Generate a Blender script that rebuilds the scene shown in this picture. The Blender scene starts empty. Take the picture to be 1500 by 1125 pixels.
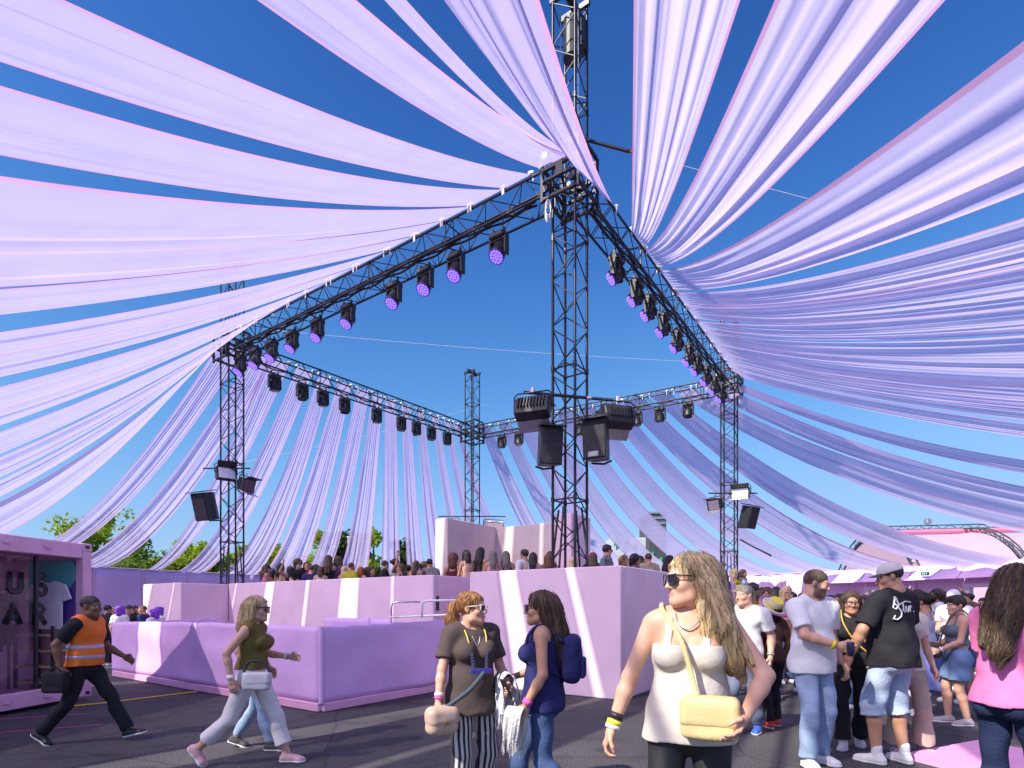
import bpy, math, random
import numpy as np
from mathutils import Vector, Matrix
random.seed(7); np.random.seed(7)
R_ = math.radians
scene = bpy.context.scene
COL = scene.collection

# ------------------------------------------------------------------ camera, sky, sun, exposure
cam_d = bpy.data.cameras.new('camera'); cam = bpy.data.objects.new('camera', cam_d); COL.objects.link(cam)
cam.location = (0, 0, 1.5); cam.rotation_euler = (R_(90), 0, 0)
cam_d.sensor_width = 36; cam_d.lens = 36 * 817 / 1500; cam_d.shift_y = 0.217
cam_d.clip_start = 0.05; cam_d.clip_end = 4000
scene.camera = cam
SUN_EL, SUN_AZ = 42.0, 220.0         # direction TO the sun: compass angle in the ground plane, counted from +X
sd = Vector((math.cos(R_(SUN_AZ)) * math.cos(R_(SUN_EL)), math.sin(R_(SUN_AZ)) * math.cos(R_(SUN_EL)), math.sin(R_(SUN_EL))))
world = bpy.data.worlds.new('World'); scene.world = world; world.use_nodes = True
wn = world.node_tree
sky = wn.nodes.new('ShaderNodeTexSky'); sky.sky_type = 'NISHITA'; sky.sun_disc = False
sky.sun_elevation = R_(SUN_EL); sky.sun_rotation = R_(90 - SUN_AZ)
sky.air_density = 1.35; sky.dust_density = 0.1; sky.ozone_density = 2.5; sky.altitude = 100
# deeper, evenly graded blue (as through a polarising filter): a power curve with a soft shoulder on each channel, the same in every direction
sep = wn.nodes.new('ShaderNodeSeparateColor'); cmb = wn.nodes.new('ShaderNodeCombineColor'); wn.links.new(sky.outputs[0], sep.inputs[0])
def wmath(op, a, b):
    n = wn.nodes.new('ShaderNodeMath'); n.operation = op
    for k_, q in enumerate((a, b)):
        if hasattr(q, 'links'): wn.links.new(q, n.inputs[k_])
        else: n.inputs[k_].default_value = q
    return n.outputs[0]
for ch, (kk, ss) in enumerate(((27.9, 52.0), (20.7, 61.0), (13.7, 69.0))):
    y = wmath('POWER', wmath('MULTIPLY', sep.outputs[ch], .1), 2.5)
    y = wmath('MULTIPLY', wmath('DIVIDE', y, wmath('ADD', wmath('MULTIPLY', y, kk), 1.0)), ss); wn.links.new(y, cmb.inputs[ch])
wn.links.new(cmb.outputs[0], wn.nodes['Background'].inputs[0]); wn.nodes['Background'].inputs[1].default_value = 0.112
sun_d = bpy.data.lights.new('sun', 'SUN'); sun_d.energy = 3.35; sun_d.angle = R_(0.85); sun_d.color = (1.0, 0.93, 0.82)
sun = bpy.data.objects.new('sun', sun_d); COL.objects.link(sun); sun.rotation_euler = sd.to_track_quat('Z', 'Y').to_euler(); sun.location = (-30, -20, 40)
scene.view_settings.view_transform = 'Standard'; scene.view_settings.look = 'None'
scene.view_settings.exposure = 1.12; scene.view_settings.gamma = 1.0; scene.view_settings.use_curve_mapping = False
scene.cycles.max_bounces = 8; scene.cycles.transparent_max_bounces = 24; scene.cycles.diffuse_bounces = 6; scene.cycles.transmission_bounces = 6

# ------------------------------------------------------------------ materials
def mat(name, color, rough=0.6, metal=0.0, vary=0.0, vscale=6.0, bump=0.0, bscale=60.0, spec=0.5, stretch=None, color2=None, emit=None, estr=1.0):
    m = bpy.data.materials.new(name); m.use_nodes = True
    nt = m.node_tree; b = nt.nodes['Principled BSDF']
    b.inputs['Base Color'].default_value = (*color, 1); b.inputs['Roughness'].default_value = rough
    b.inputs['Metallic'].default_value = metal; b.inputs['Specular IOR Level'].default_value = spec
    co = None
    if vary or bump:
        tc = nt.nodes.new('ShaderNodeTexCoord'); mp = nt.nodes.new('ShaderNodeMapping')
        nt.links.new(tc.outputs['Object'], mp.inputs[0]); co = mp.outputs[0]
        if stretch: mp.inputs['Scale'].default_value = stretch
    if vary:
        n = nt.nodes.new('ShaderNodeTexNoise'); n.inputs['Scale'].default_value = vscale; n.inputs['Detail'].default_value = 5
        nt.links.new(co, n.inputs['Vector'])
        r = nt.nodes.new('ShaderNodeValToRGB'); r.color_ramp.elements[0].position = .3; r.color_ramp.elements[1].position = .7
        c2 = color2 or tuple(min(1, c * (1 + vary)) for c in color)
        r.color_ramp.elements[0].color = (*[c * (1 - vary) for c in color], 1); r.color_ramp.elements[1].color = (*c2, 1)
        nt.links.new(n.outputs['Fac'], r.inputs[0]); nt.links.new(r.outputs[0], b.inputs['Base Color'])
    if bump:
        n2 = nt.nodes.new('ShaderNodeTexNoise'); n2.inputs['Scale'].default_value = bscale; n2.inputs['Detail'].default_value = 4
        nt.links.new(co, n2.inputs['Vector'])
        bp = nt.nodes.new('ShaderNodeBump'); bp.inputs['Strength'].default_value = bump; bp.inputs['Distance'].default_value = 0.02
        nt.links.new(n2.outputs['Fac'], bp.inputs['Height']); nt.links.new(bp.outputs[0], b.inputs['Normal'])
    if emit:
        b.inputs['Emission Color'].default_value = (*emit, 1); b.inputs['Emission Strength'].default_value = estr
    return m

def voile(name, color, tr=0.14, trans=0.5):
    m = bpy.data.materials.new(name); m.use_nodes = True; nt = m.node_tree; nt.nodes.clear()
    N = nt.nodes.new; L = nt.links.new
    out = N('ShaderNodeOutputMaterial'); d = N('ShaderNodeBsdfDiffuse'); t = N('ShaderNodeBsdfTranslucent'); a = N('ShaderNodeBsdfTransparent')
    m1 = N('ShaderNodeMixShader'); m2 = N('ShaderNodeMixShader')
    tc = N('ShaderNodeTexCoord'); n = N('ShaderNodeTexNoise'); n.inputs['Scale'].default_value = 1.3; n.inputs['Detail'].default_value = 6
    L(tc.outputs['Object'], n.inputs['Vector'])
    r = N('ShaderNodeValToRGB'); r.color_ramp.elements[0].position = .3; r.color_ramp.elements[1].position = .7
    r.color_ramp.elements[0].color = (*[c * .95 for c in color], 1); r.color_ramp.elements[1].color = (*[min(1, c * 1.04) for c in color], 1)
    L(n.outputs['Fac'], r.inputs[0]); L(r.outputs[0], d.inputs[0]); L(r.outputs[0], t.inputs[0])
    a.inputs[0].default_value = (.97, .86, .98, 1)
    m1.inputs[0].default_value = trans; m2.inputs[0].default_value = tr
    L(d.outputs[0], m1.inputs[1]); L(t.outputs[0], m1.inputs[2]); L(m1.outputs[0], m2.inputs[1]); L(a.outputs[0], m2.inputs[2]); L(m2.outputs[0], out.inputs[0])
    return m

M = {}
M['voile'] = voile('lilac_voile', (.74, .63, .965), .25); M['hem'] = voile('pink_hem', (.82, .47, .74), .04, .45)
M['voile3'] = voile('lilac_voile_lifted_front', (.82, .70, .99), .20, .62)  # same lilac cloth, colour lifted to brighten the dim right front drapes
M['voile2'] = voile('lilac_voile_lifted_rear', (.83, .72, .99), .15, .62)  # same cloth again, paler to offset the grazing sun on the right rear drapes
M['truss'] = mat('black_powder_coat', (.028, .026, .038), .38, .3, .3, 9, spec=.5)
M['steel'] = mat('galvanised_steel', (.5, .5, .52), .35, .8, .15, 12)
M['alu'] = mat('bare_aluminium', (.62, .62, .64), .3, .8, .1, 14)
M['black'] = mat('black_plastic', (.022, .021, .026), .45, 0, .3, 8, .15, 80)
M['blackcloth'] = mat('black_canvas', (.035, .033, .042), .8, 0, .3, 7, .6, 14)
M['white'] = mat('white_plastic', (.8, .8, .8), .4)
M['glassdark'] = mat('dark_lens', (.02, .02, .03), .08, 0, spec=.8)
M['lens'] = mat('purple_lit_lens', (.12, .05, .5), .25, emit=(.10, .04, .80), estr=.8)
M['cell'] = mat('purple_led_cell', (.3, .2, .8), .2, emit=(.24, .15, 1.0), estr=.9)
M['reflector'] = mat('silver_reflector', (.8, .78, .72), .25, .9)
M['pink'] = mat('pale_pink_paint', (.89, .645, .755), .55, 0, .07, 1.6, .06, 30)
M['pink2'] = mat('pink_paint_side', (.89, .645, .755), .6, 0, .07, 1.5, .06, 30)
M['skirtfab'] = mat('violet_stretch_fabric', (.74, .47, .82), .75, 0, .07, 1.5, .7, 3.0)
M['skirtedge'] = mat('pink_plinth', (.78, .42, .62), .6, 0, .08, 4)
M['wallfab'] = mat('lilac_wall_fabric', (.78, .50, .76), .75, 0, .08, .9, .3, 4)
M['plaster'] = mat('dusty_pink_render', (.72, .58, .57), .8, 0, .09, 1.6, .25, 26)
M['contpink'] = mat('container_pink_paint', (.80, .46, .63), .45, 0, .08, 3, .08, 20)
M['wood'] = mat('pale_pine', (.55, .40, .24), .6, 0, .2, 5, stretch=(1, 12, 1))
M['tent'] = voile('white_tent_membrane', (.74, .54, .66), .0, .35)
M['neonpink'] = mat('hot_pink_tape', (.75, .08, .30), .6)
M['yellow'] = mat('yellow_tape', (.75, .5, .04), .6, 0, .2, 20)
M['green'] = mat('green_panel', (.03, .5, .16), .5, 0, .3, 2)
M['dkgrey'] = mat('dark_cladding', (.06, .07, .08), .6, 0, .2, 2)
M['bark'] = mat('bark', (.10, .07, .05), .9, 0, .3, 8)

# ------------------------------------------------------------------ mesh helpers
class MB:
    def __init__(s): s.v = []; s.f = []
    def add(s, v, f):
        o = len(s.v); s.v += [tuple(p) for p in v]; s.f += [tuple(i + o for i in q) for q in f]; return s
    def box(s, c, d, rot=None, bev=0.0):
        c = Vector(c); x, y, z = d[0] / 2, d[1] / 2, d[2] / 2
        if bev <= 0:
            v = [Vector((i * x, j * y, k * z)) for k in (-1, 1) for j in (-1, 1) for i in (-1, 1)]
            f = [(0, 2, 3, 1), (4, 5, 7, 6), (0, 1, 5, 4), (2, 6, 7, 3), (0, 4, 6, 2), (1, 3, 7, 5)]
        else:
            v = []; b = min(bev, x * .49, y * .49, z * .49)
            for zz, ins in ((-z, b), (-z + b, 0), (z - b, 0), (z, b)):
                X, Y = x - ins, y - ins
                v += [Vector(p) for p in ((X - b, -Y, zz), (X, -Y + b, zz), (X, Y - b, zz), (X - b, Y, zz), (-X + b, Y, zz), (-X, Y - b, zz), (-X, -Y + b, zz), (-X + b, -Y, zz))]
            f = [tuple(range(7, -1, -1)), tuple(range(24, 32))]
            for l in range(3):
                for i in range(8): f.append((l * 8 + i, l * 8 + (i + 1) % 8, l * 8 + 8 + (i + 1) % 8, l * 8 + 8 + i))
        if rot is not None: v = [rot @ p for p in v]
        return s.add([p + c for p in v], f)
    def tube(s, pts, r, n=8, caps=True, closed=False):
        pts = [Vector(p) for p in pts]; k = len(pts); rr = r if isinstance(r, (list, tuple)) else [r] * k
        v = []; up = None
        for i, p in enumerate(pts):
            if closed: t = (pts[(i + 1) % k] - pts[i - 1]).normalized()
            else: t = (pts[min(i + 1, k - 1)] - pts[max(i - 1, 0)]).normalized()
            if up is None: up = Vector((0, 0, 1)) if abs(t.z) < .9 else Vector((1, 0, 0))
            a = t.cross(up).normalized(); b = a.cross(t).normalized(); up = b
            for j in range(n):
                an = 2 * math.pi * j / n; v.append(p + (a * math.cos(an) + b * math.sin(an)) * rr[i])
        f = []
        for i in range(k if closed else k - 1):
            for j in range(n):
                i2 = (i + 1) % k; f.append((i * n + j, i * n + (j + 1) % n, i2 * n + (j + 1) % n, i2 * n + j))
        if caps and not closed: f += [tuple(range(n - 1, -1, -1)), tuple(range((k - 1) * n, k * n))]
        return s.add(v, f)
    def lathe(s, prof, n=20, mtx=None, closed=False):
        v = []; f = []
        for r, z in prof:
            for j in range(n):
                a = 2 * math.pi * j / n; p = Vector((r * math.cos(a), r * math.sin(a), z)); v.append(mtx @ p if mtx else p)
        m = len(prof)
        for i in range(m if closed else m - 1):
            for j in range(n): f.append((i * n + j, i * n + (j + 1) % n, (i + 1) % m * n + (j + 1) % n, (i + 1) % m * n + j))
        if not closed: f += [tuple(range(n - 1, -1, -1)), tuple(range((len(prof) - 1) * n, len(prof) * n))]
        return s.add(v, f)
    def prism(s, poly, z0, z1, mtx=None):
        n = len(poly); v = [Vector((x, y, z)) for z in (z0, z1) for x, y in poly]
        if mtx is not None: v = [mtx @ p for p in v]
        f = [tuple(range(n - 1, -1, -1)), tuple(range(n, 2 * n))] + [(i, (i + 1) % n, n + (i + 1) % n, n + i) for i in range(n)]
        return s.add(v, f)
    def mesh(s, name, smooth=False):
        me = bpy.data.meshes.new(name); me.from_pydata(s.v, [], s.f); me.update()
        if smooth: me.polygons.foreach_set('use_smooth', [True] * len(me.polygons))
        return me

def np_mesh(name, V, Q, smooth=True):
    V = np.ascontiguousarray(V, dtype=np.float32); Q = np.ascontiguousarray(Q, dtype=np.int32)
    me = bpy.data.meshes.new(name); k = Q.shape[1] if len(Q) else 4
    me.vertices.add(len(V)); me.vertices.foreach_set('co', V.ravel())
    me.loops.add(Q.size); me.loops.foreach_set('vertex_index', Q.ravel())
    me.polygons.add(len(Q)); me.polygons.foreach_set('loop_start', np.arange(0, Q.size, k, dtype=np.int32))
    me.update(calc_edges=True)
    if smooth: me.polygons.foreach_set('use_smooth', np.ones(len(Q), dtype=bool))
    return me

def tag(o, label=None, cat=None, group=None, kind=None):
    if label: o['label'] = label
    if cat: o['category'] = cat
    if group: o['group'] = group
    if kind: o['kind'] = kind
    return o
def thing(name, label, cat, loc=(0, 0, 0), rz=0.0, group=None):
    o = bpy.data.objects.new(name, None); COL.objects.link(o); o.location = loc; o.rotation_euler = (0, 0, rz); o.empty_display_size = .2
    return tag(o, label, cat, group)
def part(name, me, m, parent=None, world=False, label=None):
    """a mesh object; world=True when its vertices are in world coordinates and the parent is an unrotated Empty"""
    if isinstance(me, MB): me = me.mesh(name)
    o = bpy.data.objects.new(name, me); COL.objects.link(o)
    if m is not None and len(me.materials) == 0: me.materials.append(m)
    if m is not None and me.materials[0] is not m:
        o.material_slots[0].link = 'OBJECT'; o.material_slots[0].material = m
    if parent is not None:
        o.parent = parent
        if world:
            p = parent; l = Vector((0, 0, 0))
            while p is not None: l += p.location; p = p.parent
            o.location = -l
    if label: o['label'] = label
    return o
def structure(name, me, m):
    return tag(part(name, me, m), kind='structure')
def copy_tree(o, parent=None):
    c = o.copy(); COL.objects.link(c)
    if parent is not None: c.parent = parent
    for ch in list(o.children): copy_tree(ch, c)
    return c
ORD = ['first', 'second', 'third', 'fourth', 'fifth', 'sixth', 'seventh', 'eighth', 'ninth', 'tenth', 'eleventh', 'twelfth', 'thirteenth', 'fourteenth', 'fifteenth', 'sixteenth', 'seventeenth', 'eighteenth', 'nineteenth', 'twentieth', 'twenty first', 'twenty second', 'twenty third', 'twenty fourth', 'twenty fifth', 'twenty sixth', 'twenty seventh', 'twenty eighth', 'twenty ninth', 'thirtieth']

# ------------------------------------------------------------------ the plan of the place (metres; camera at 0,0)
PN, PL, PF, PR = [Vector((x, y, 0)) for x, y in ((1.07, 10.3), (-8.53, 17.0), (-1.80, 25.3), (7.72, 19.83))]   # near, left, far, right tower
UD = Vector((-.82, .573, 0)).normalized(); VD = Vector((.573, .82, 0)).normalized()   # along the two sides of the square
FLOOR = 1.05; TOPZ = 12.6; BEAMZ = 9.35
RC = Vector((-.35, 17.5, 0)); RR = 20.5; RZ = 3.35
def ring(deg, r=RR, z=RZ): return Vector((RC.x + r * math.cos(R_(deg)), RC.y + r * math.sin(R_(deg)), z))

# ------------------------------------------------------------------ ground
def asphalt():
    m = bpy.data.materials.new('worn_asphalt'); m.use_nodes = True; nt = m.node_tree; b = nt.nodes['Principled BSDF']; N = nt.nodes.new; L = nt.links.new
    tc = N('ShaderNodeTexCoord')
    def noise(sc, det=6):
        n = N('ShaderNodeTexNoise'); n.inputs['Scale'].default_value = sc; n.inputs['Detail'].default_value = det; L(tc.outputs['Object'], n.inputs['Vector']); return n
    n1 = noise(.5); n2 = noise(70, 3); v = N('ShaderNodeTexVoronoi'); v.inputs['Scale'].default_value = 90; L(tc.outputs['Object'], v.inputs['Vector'])
    r1 = N('ShaderNodeValToRGB'); r1.color_ramp.elements[0].color = (.050, .047, .052, 1); r1.color_ramp.elements[1].color = (.088, .083, .088, 1)
    r1.color_ramp.elements[0].position = .3; r1.color_ramp.elements[1].position = .7
    L(n1.outputs['Fac'], r1.inputs[0])
    r2 = N('ShaderNodeValToRGB'); r2.color_ramp.elements[0].position = .42; r2.color_ramp.elements[1].position = .74
    r2.color_ramp.elements[0].color = (.5, .5, .5, 1); r2.color_ramp.elements[1].color = (2.4, 2.3, 2.3, 1); L(n2.outputs['Fac'], r2.inputs[0])
    mx = N('ShaderNodeMix'); mx.data_type = 'RGBA'; mx.blend_type = 'MULTIPLY'; mx.inputs[0].default_value = 1
    L(r1.outputs[0], mx.inputs['A']); L(r2.outputs[0], mx.inputs['B']); n3 = noise(1.7, 8); r3 = N('ShaderNodeValToRGB'); r3.color_ramp.elements[0].position = .36; r3.color_ramp.elements[1].position = .46; r3.color_ramp.elements[0].color = (.62, .6, .6, 1); r3.color_ramp.elements[1].color = (1, 1, 1, 1); L(n3.outputs['Fac'], r3.inputs[0])
    vc = N('ShaderNodeTexVoronoi'); vc.feature = 'DISTANCE_TO_EDGE'; vc.inputs['Scale'].default_value = .35; nd = noise(3, 4); ad = N('ShaderNodeMix'); ad.data_type = 'RGBA'; ad.inputs[0].default_value = .12; L(tc.outputs['Object'], ad.inputs['A']); L(nd.outputs['Color'], ad.inputs['B']); L(ad.outputs['Result'], vc.inputs['Vector'])
    r4 = N('ShaderNodeValToRGB'); r4.color_ramp.elements[0].position = .0; r4.color_ramp.elements[1].position = .006; r4.color_ramp.elements[0].color = (.45, .45, .45, 1); r4.color_ramp.elements[1].color = (1, 1, 1, 1); L(vc.outputs['Distance'], r4.inputs[0])
    m5 = N('ShaderNodeMix'); m5.data_type = 'RGBA'; m5.blend_type = 'MULTIPLY'; m5.inputs[0].default_value = 1; L(mx.outputs['Result'], m5.inputs['A']); L(r3.outputs[0], m5.inputs['B'])
    m6 = N('ShaderNodeMix'); m6.data_type = 'RGBA'; m6.blend_type = 'MULTIPLY'; m6.inputs[0].default_value = 1; L(m5.outputs['Result'], m6.inputs['A']); L(r4.outputs[0], m6.inputs['B']); L(m6.outputs['Result'], b.inputs['Base Color'])
    bp = N('ShaderNodeBump'); bp.inputs['Strength'].default_value = .7; bp.inputs['Distance'].default_value = .012
    L(v.outputs['Distance'], bp.inputs['Height']); L(bp.outputs[0], b.inputs['Normal']); b.inputs['Roughness'].default_value = .85
    return m
structure('ground', MB().add([(-900, -300, 0), (900, -300, 0), (900, 1500, 0), (-900, 1500, 0)], [(0, 1, 2, 3)]), asphalt())

# ------------------------------------------------------------------ perimeter wall
def seg_box(mb, a, b, z0, z1, th):
    a = Vector(a); b = Vector(b); d = b - a; ang = math.atan2(d.y, d.x); c = (a + b) / 2
    return mb.box((c.x, c.y, (z0 + z1) / 2), (d.length, th, z1 - z0), Matrix.Rotation(ang, 3, 'Z'), .015)
pw = thing('perimeter_wall', 'long lilac fabric wall curving round the back of the enclosure under the drapes', 'wall', ring(90, 21, 0))
step = 6
DOORS = {42, 48, 30, 24, 18}
def fabric_panel(a, b, z0, z1, seed):
    rng = np.random.RandomState(seed); nu, nv = 15, 9; V = []
    a = Vector(a); b = Vector(b); d = (b - a); nrm = Vector((-d.y, d.x, 0)).normalized()
    ph = rng.rand(4) * 6.28
    for side in (1, -1):
        for j in range(nv):
            for i in range(nu):
                u = i / (nu - 1); v = j / (nv - 1)
                off = .02 * math.sin(5 * u * 3 + ph[0] + 2 * v) + .015 * math.sin(13 * u + 5 * v + ph[1]); off *= math.sin(math.pi * u) ** .5 * 1.3
                p = a + d * (.004 + .992 * u) + nrm * (off + side * .012); V.append((p.x, p.y, z0 + (z1 - z0) * v))
    f = []; n = nu * nv
    for k in (0, 1):
        for j in range(nv - 1):
            for i in range(nu - 1):
                q = (k * n + j * nu + i, k * n + j * nu + i + 1, k * n + (j + 1) * nu + i + 1, k * n + (j + 1) * nu + i)
                f.append(q if k else q[::-1])
    rim = [j * nu + i for (j, i) in [(0, i) for i in range(nu)] + [(j, nu - 1) for j in range(1, nv)] + [(nv - 1, i) for i in range(nu - 2, -1, -1)] + [(j, 0) for j in range(nv - 2, 0, -1)]]
    for i in range(len(rim)): f.append((rim[i], rim[(i + 1) % len(rim)], n + rim[(i + 1) % len(rim)], n + rim[i]))
    return MB().add(V, f)
for th in range(-36, 204, step):
    a, b = ring(th, 21, 0), ring(th + step, 21, 0)
    opening = th in (12, 24)
    part('wall_panel', fabric_panel(a, b, 2.45 if opening else .02, 3.3, th + 500).mesh('wall_panel', True), M['wallfab'], pw, True)
    pst = MB().box((a.x, a.y, 1.66), (.09, .09, 3.3), Matrix.Rotation(R_(th), 3, 'Z'), .01)
    part('wall_post', pst, M['contpink'], pw, True)
    cap = MB(); seg_box(cap, a, b, 3.305, 3.37, .1); part('top_rail', cap, M['contpink'], pw, True)
# sloping fabric fascia on the right part of the wall
for th in range(-24, 36, 6):
    a, b = ring(th, 20.86, 0), ring(th + 5.9, 20.86, 0); ai, bi = ring(th, 20.25, 0), ring(th + 5.9, 20.25, 0)
    V = []
    for t in (0, .33, .66, 1):
        for e, (o, i) in enumerate(((a, ai), (b, bi))):
            p = o.lerp(i, t); V.append((p.x, p.y, 3.32 - .62 * t - .05 * math.sin(3.14 * t)))
    top = [(x, y, z - .02) for x, y, z in V]
    f = [(2 * k, 2 * k + 1, 2 * k + 3, 2 * k + 2) for k in range(3)]; f2 = [tuple(8 + i for i in q[::-1]) for q in f]
    fasc = MB().add(V + top, f + f2 + [(0, 8, 9, 1), (6, 7, 15, 14), (0, 2, 10, 8), (2, 4, 12, 10), (4, 6, 14, 12), (1, 9, 11, 3), (3, 11, 13, 5), (5, 13, 15, 7)])
    part('fascia', fasc, M['wallfab'], pw, True)
sg = thing('exit_sign', 'small green exit sign on the lilac wall above the doorway', 'sign', (ring(21.5, 20.2, 2.95)))
sm = MB().box((0, 0, 0), (.34, .05, .16), None, .01); o = part('sign_box', sm, mat('exit_green', (.01, .16, .10), .4), sg); sg.rotation_euler = (0, 0, R_(21.5 + 90))
pg = MB()
for xx in (-.08, .02, .09): pg.box((xx, -.0275, 0), (.05 if xx < .09 else .03, .004, .085)); pg.box((xx, .0275, 0), (.05 if xx < .09 else .03, .004, .085))
part('pictogram', pg, mat('sign_white', (.4, .6, .5), .5), sg)
for k, th in enumerate((12, 24)):
    a, b = ring(th, 20.9, 0), ring(th + 6, 20.9, 0); c = (a + b) / 2
    dw = thing('door_frame', ('pink portal frame under the green exit sign', 'pink portal frame near the right edge of the wall')[1 - k], 'door frame', c, 0, 'portals in the perimeter wall')
    d = (b - a).normalized(); ang = math.atan2(d.y, d.x); rt = Matrix.Rotation(ang, 3, 'Z')
    for s in (-1, 1):
        p = d * (s * 1.0); part('jamb', MB().box((p.x, p.y, 1.15), (.2, .26, 2.3), rt, .01), M['pink'], dw)
    part('lintel', MB().box((0, 0, 2.38), (2.3, .3, .16), rt, .01), M['pink'], dw)

# ------------------------------------------------------------------ podium walls
def wall_box(name, label, a, b, z1, th, m, z0=0.0, inward=None):
    """an upright wall slab from a to b (outer face on the line a-b), thickness th to the inward side"""
    a = Vector((a[0], a[1], 0)); b = Vector((b[0], b[1], 0)); n = Vector(inward).normalized() * (th / 2)
    t = thing(name, label, 'wall', ((a + b) / 2))
    mb = MB(); seg_box(mb, a + n, b + n, z0, z1, th); part('slab', mb, m, t, True); return t
Bc = Vector((1.73, 8.86, 0)); Be = Bc + UD * 3.1                       # near corner and left end of the front-right podium
Bb = Bc + VD * 13.5
H_B = 2.15
NI = -Vector((UD.y, -UD.x, 0)); NI = Vector((.573, .82, 0)).normalized(); MI = Vector((-.82, .573, 0)).normalized()
podB = thing('podium', 'tall pale pink podium block with its sharp corner in the middle of the yard', 'podium', Bc)
def podium_face(parent, a, b, z1, th, inward, m, n=1, nm='side_panel'):
    a = Vector(a); b = Vector(b); off = inward * (th / 2)
    for i in range(n):
        p, q = a.lerp(b, i / n), a.lerp(b, (i + 1) / n); g = (q - p).normalized() * .0015
        mb = MB(); seg_box(mb, p + off + g, q + off - g, 0, z1, th); part(nm, mb, m, parent, True)
podium_face(podB, Bc + VD * 0.0, Be, H_B, .14, NI, M['pink'])
podium_face(podB, Bc + VD * .142, Bc + VD * 9.5, H_B - .0, .14, MI, M['pink2'], 2)
podium_face(podB, Be + NI * .142, Be + NI * 3.2, H_B - .006, .14, -MI, M['pink'])
Lc = Vector((-1.62, 11.5, 0)); Le = Lc + UD * 8.0
podL = thing('podium', 'long pale pink podium wall striped with drape shadows behind the violet enclosure', 'podium', Lc)
podium_face(podL, Lc, Le, H_B, .14, NI, M['pink'])
podium_face(podL, Lc + NI * .142, Lc + NI * 3.0, H_B - .004, .14, MI, M['pink2'])
podium_face(podL, Le + NI * .0 + UD * .0 - NI * 1.3, Le - UD * .002, H_B - .02, .14, -MI * -1, M['pink2'])
podium_face(podL, Le - NI * 1.3 + UD * .142, Le - NI * 1.3 + UD * 2.3, H_B - .01, .14, NI, M['pink'])
podium_face(podL, Le - NI * 1.16 + UD * 2.3, Le + NI * 3 + UD * 2.3, H_B - .012, .14, -MI, M['pink'])
# raised deck
dk = MB(); dpoly = [Bc + VD * .2 - Vector((.18, 0, 0)), Bc + VD * 13, PF + VD * .5, PF + UD * 9 - VD * 1, Le + UD * 2.1 + VD * .3, Le + VD * .2, Lc + VD * .2, Lc + VD * 2.6, Be + VD * 2.6, Be + VD * .2]
dk.prism([(p.x, p.y) for p in dpoly[::1]], .02, FLOOR)
structure('deck_floor', dk, mat('deck_ply', (.45, .33, .40), .7, 0, .15, 2))
# steps in the gap between the two podiums
stp = thing('staircase', 'pink steps rising through the gap between the two podiums', 'stairs', Lc + VD * .3)
gc = (Lc + Be) / 2
for i in range(6):
    p = gc + VD * (.3 + .38 * i); part('step', MB().box((p.x, p.y, (i + 1) * .0875), (.9, .38, (i + 1) * .175), Matrix.Rotation(math.atan2(UD.y, UD.x), 3, 'Z'), .005), M['pink'], stp, True)
# tall L-shaped wall on the deck
C0 = Vector((-1.62, 14.0, 0)); C1 = C0 + VD * 2.05; C2 = C1 - UD * 2.55
lw = thing('partition_wall', 'tall dusty pink angled partition wall standing on the deck behind the crowd', 'wall', C0)
mb = MB(); seg_box(mb, C0 + MI * .21, C1 + MI * .21, FLOOR + .005, 3.72, .42); part('side_wing', mb, M['plaster'], lw, True)
mb = MB(); seg_box(mb, C1 + VD * .2 + MI * .42, C2 + VD * .2, FLOOR + .005, 3.70, .4); part('back_wing', mb, M['plaster'], lw, True)
mb = MB(); seg_box(mb, C2 - VD * 1.0 - UD * .2, C2 - UD * .2 - VD * .002, FLOOR + .005, 3.71, .4); part('return_wing', mb, M['pink'], lw, True)
# far side parapet of the deck
fp = thing('parapet', 'low lilac parapet along the right side of the deck below the seated crowd', 'wall', Bc + VD * 10)
mb = MB(); seg_box(mb, Bc + VD * 9.6 - MI * .1, Bc + VD * 13.2 - MI * .1, 0, 2.0, .14); part('slab', mb, M['wallfab'], fp, True)

# ------------------------------------------------------------------ violet fabric enclosure in front
def sheet_wall(a, b, z0, z1a, z1b, seed, th=.05, sag=.0, folds=.020):
    rng = np.random.RandomState(seed); a = Vector(a); b = Vector(b); d = b - a; nrm = Vector((-d.y, d.x, 0)).normalized()
    nu, nv = 60, 14; V = []; ph = rng.rand(8) * 6.28
    for side in (1, -1):
        for j in range(nv):
            for i in range(nu):
                u = i / (nu - 1); v = j / (nv - 1); zt = z1a + (z1b - z1a) * u - sag * math.sin(math.pi * u) + .006 * math.sin(40 * u + ph[0])
                off = folds * (math.sin(9 * u + 3 * v + ph[1]) + .6 * math.sin(23 * u - 6 * v + ph[2]) + .5 * math.sin(7 * u - 9 * v + ph[3])) * min(1, 6 * u, 6 * (1 - u)) * min(1, 3 * (1 - v) + .25)
                p = a + d * u + nrm * (off * .8 + side * th / 2); V.append((p.x, p.y, z0 + (zt - z0) * v))
    n = nu * nv; f = []
    for k in (0, 1):
        for j in range(nv - 1):
            for i in range(nu - 1):
                q = (k * n + j * nu + i, k * n + j * nu + i + 1, k * n + (j + 1) * nu + i + 1, k * n + (j + 1) * nu + i); f.append(q if k else q[::-1])
    rim = [i for i in range(nu)] + [j * nu + nu - 1 for j in range(1, nv)] + [(nv - 1) * nu + i for i in range(nu - 2, -1, -1)] + [j * nu for j in range(nv - 2, 0, -1)]
    for i in range(len(rim)): f.append((rim[i], rim[(i + 1) % len(rim)], n + rim[(i + 1) % len(rim)], n + rim[i]))
    return MB().add(V, f).mesh('panel', True)
Qc = Vector((-2.69, 7.86, 0)); Ql = Qc + UD * 7.15; Qr = Qc + VD * 2.95
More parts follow.
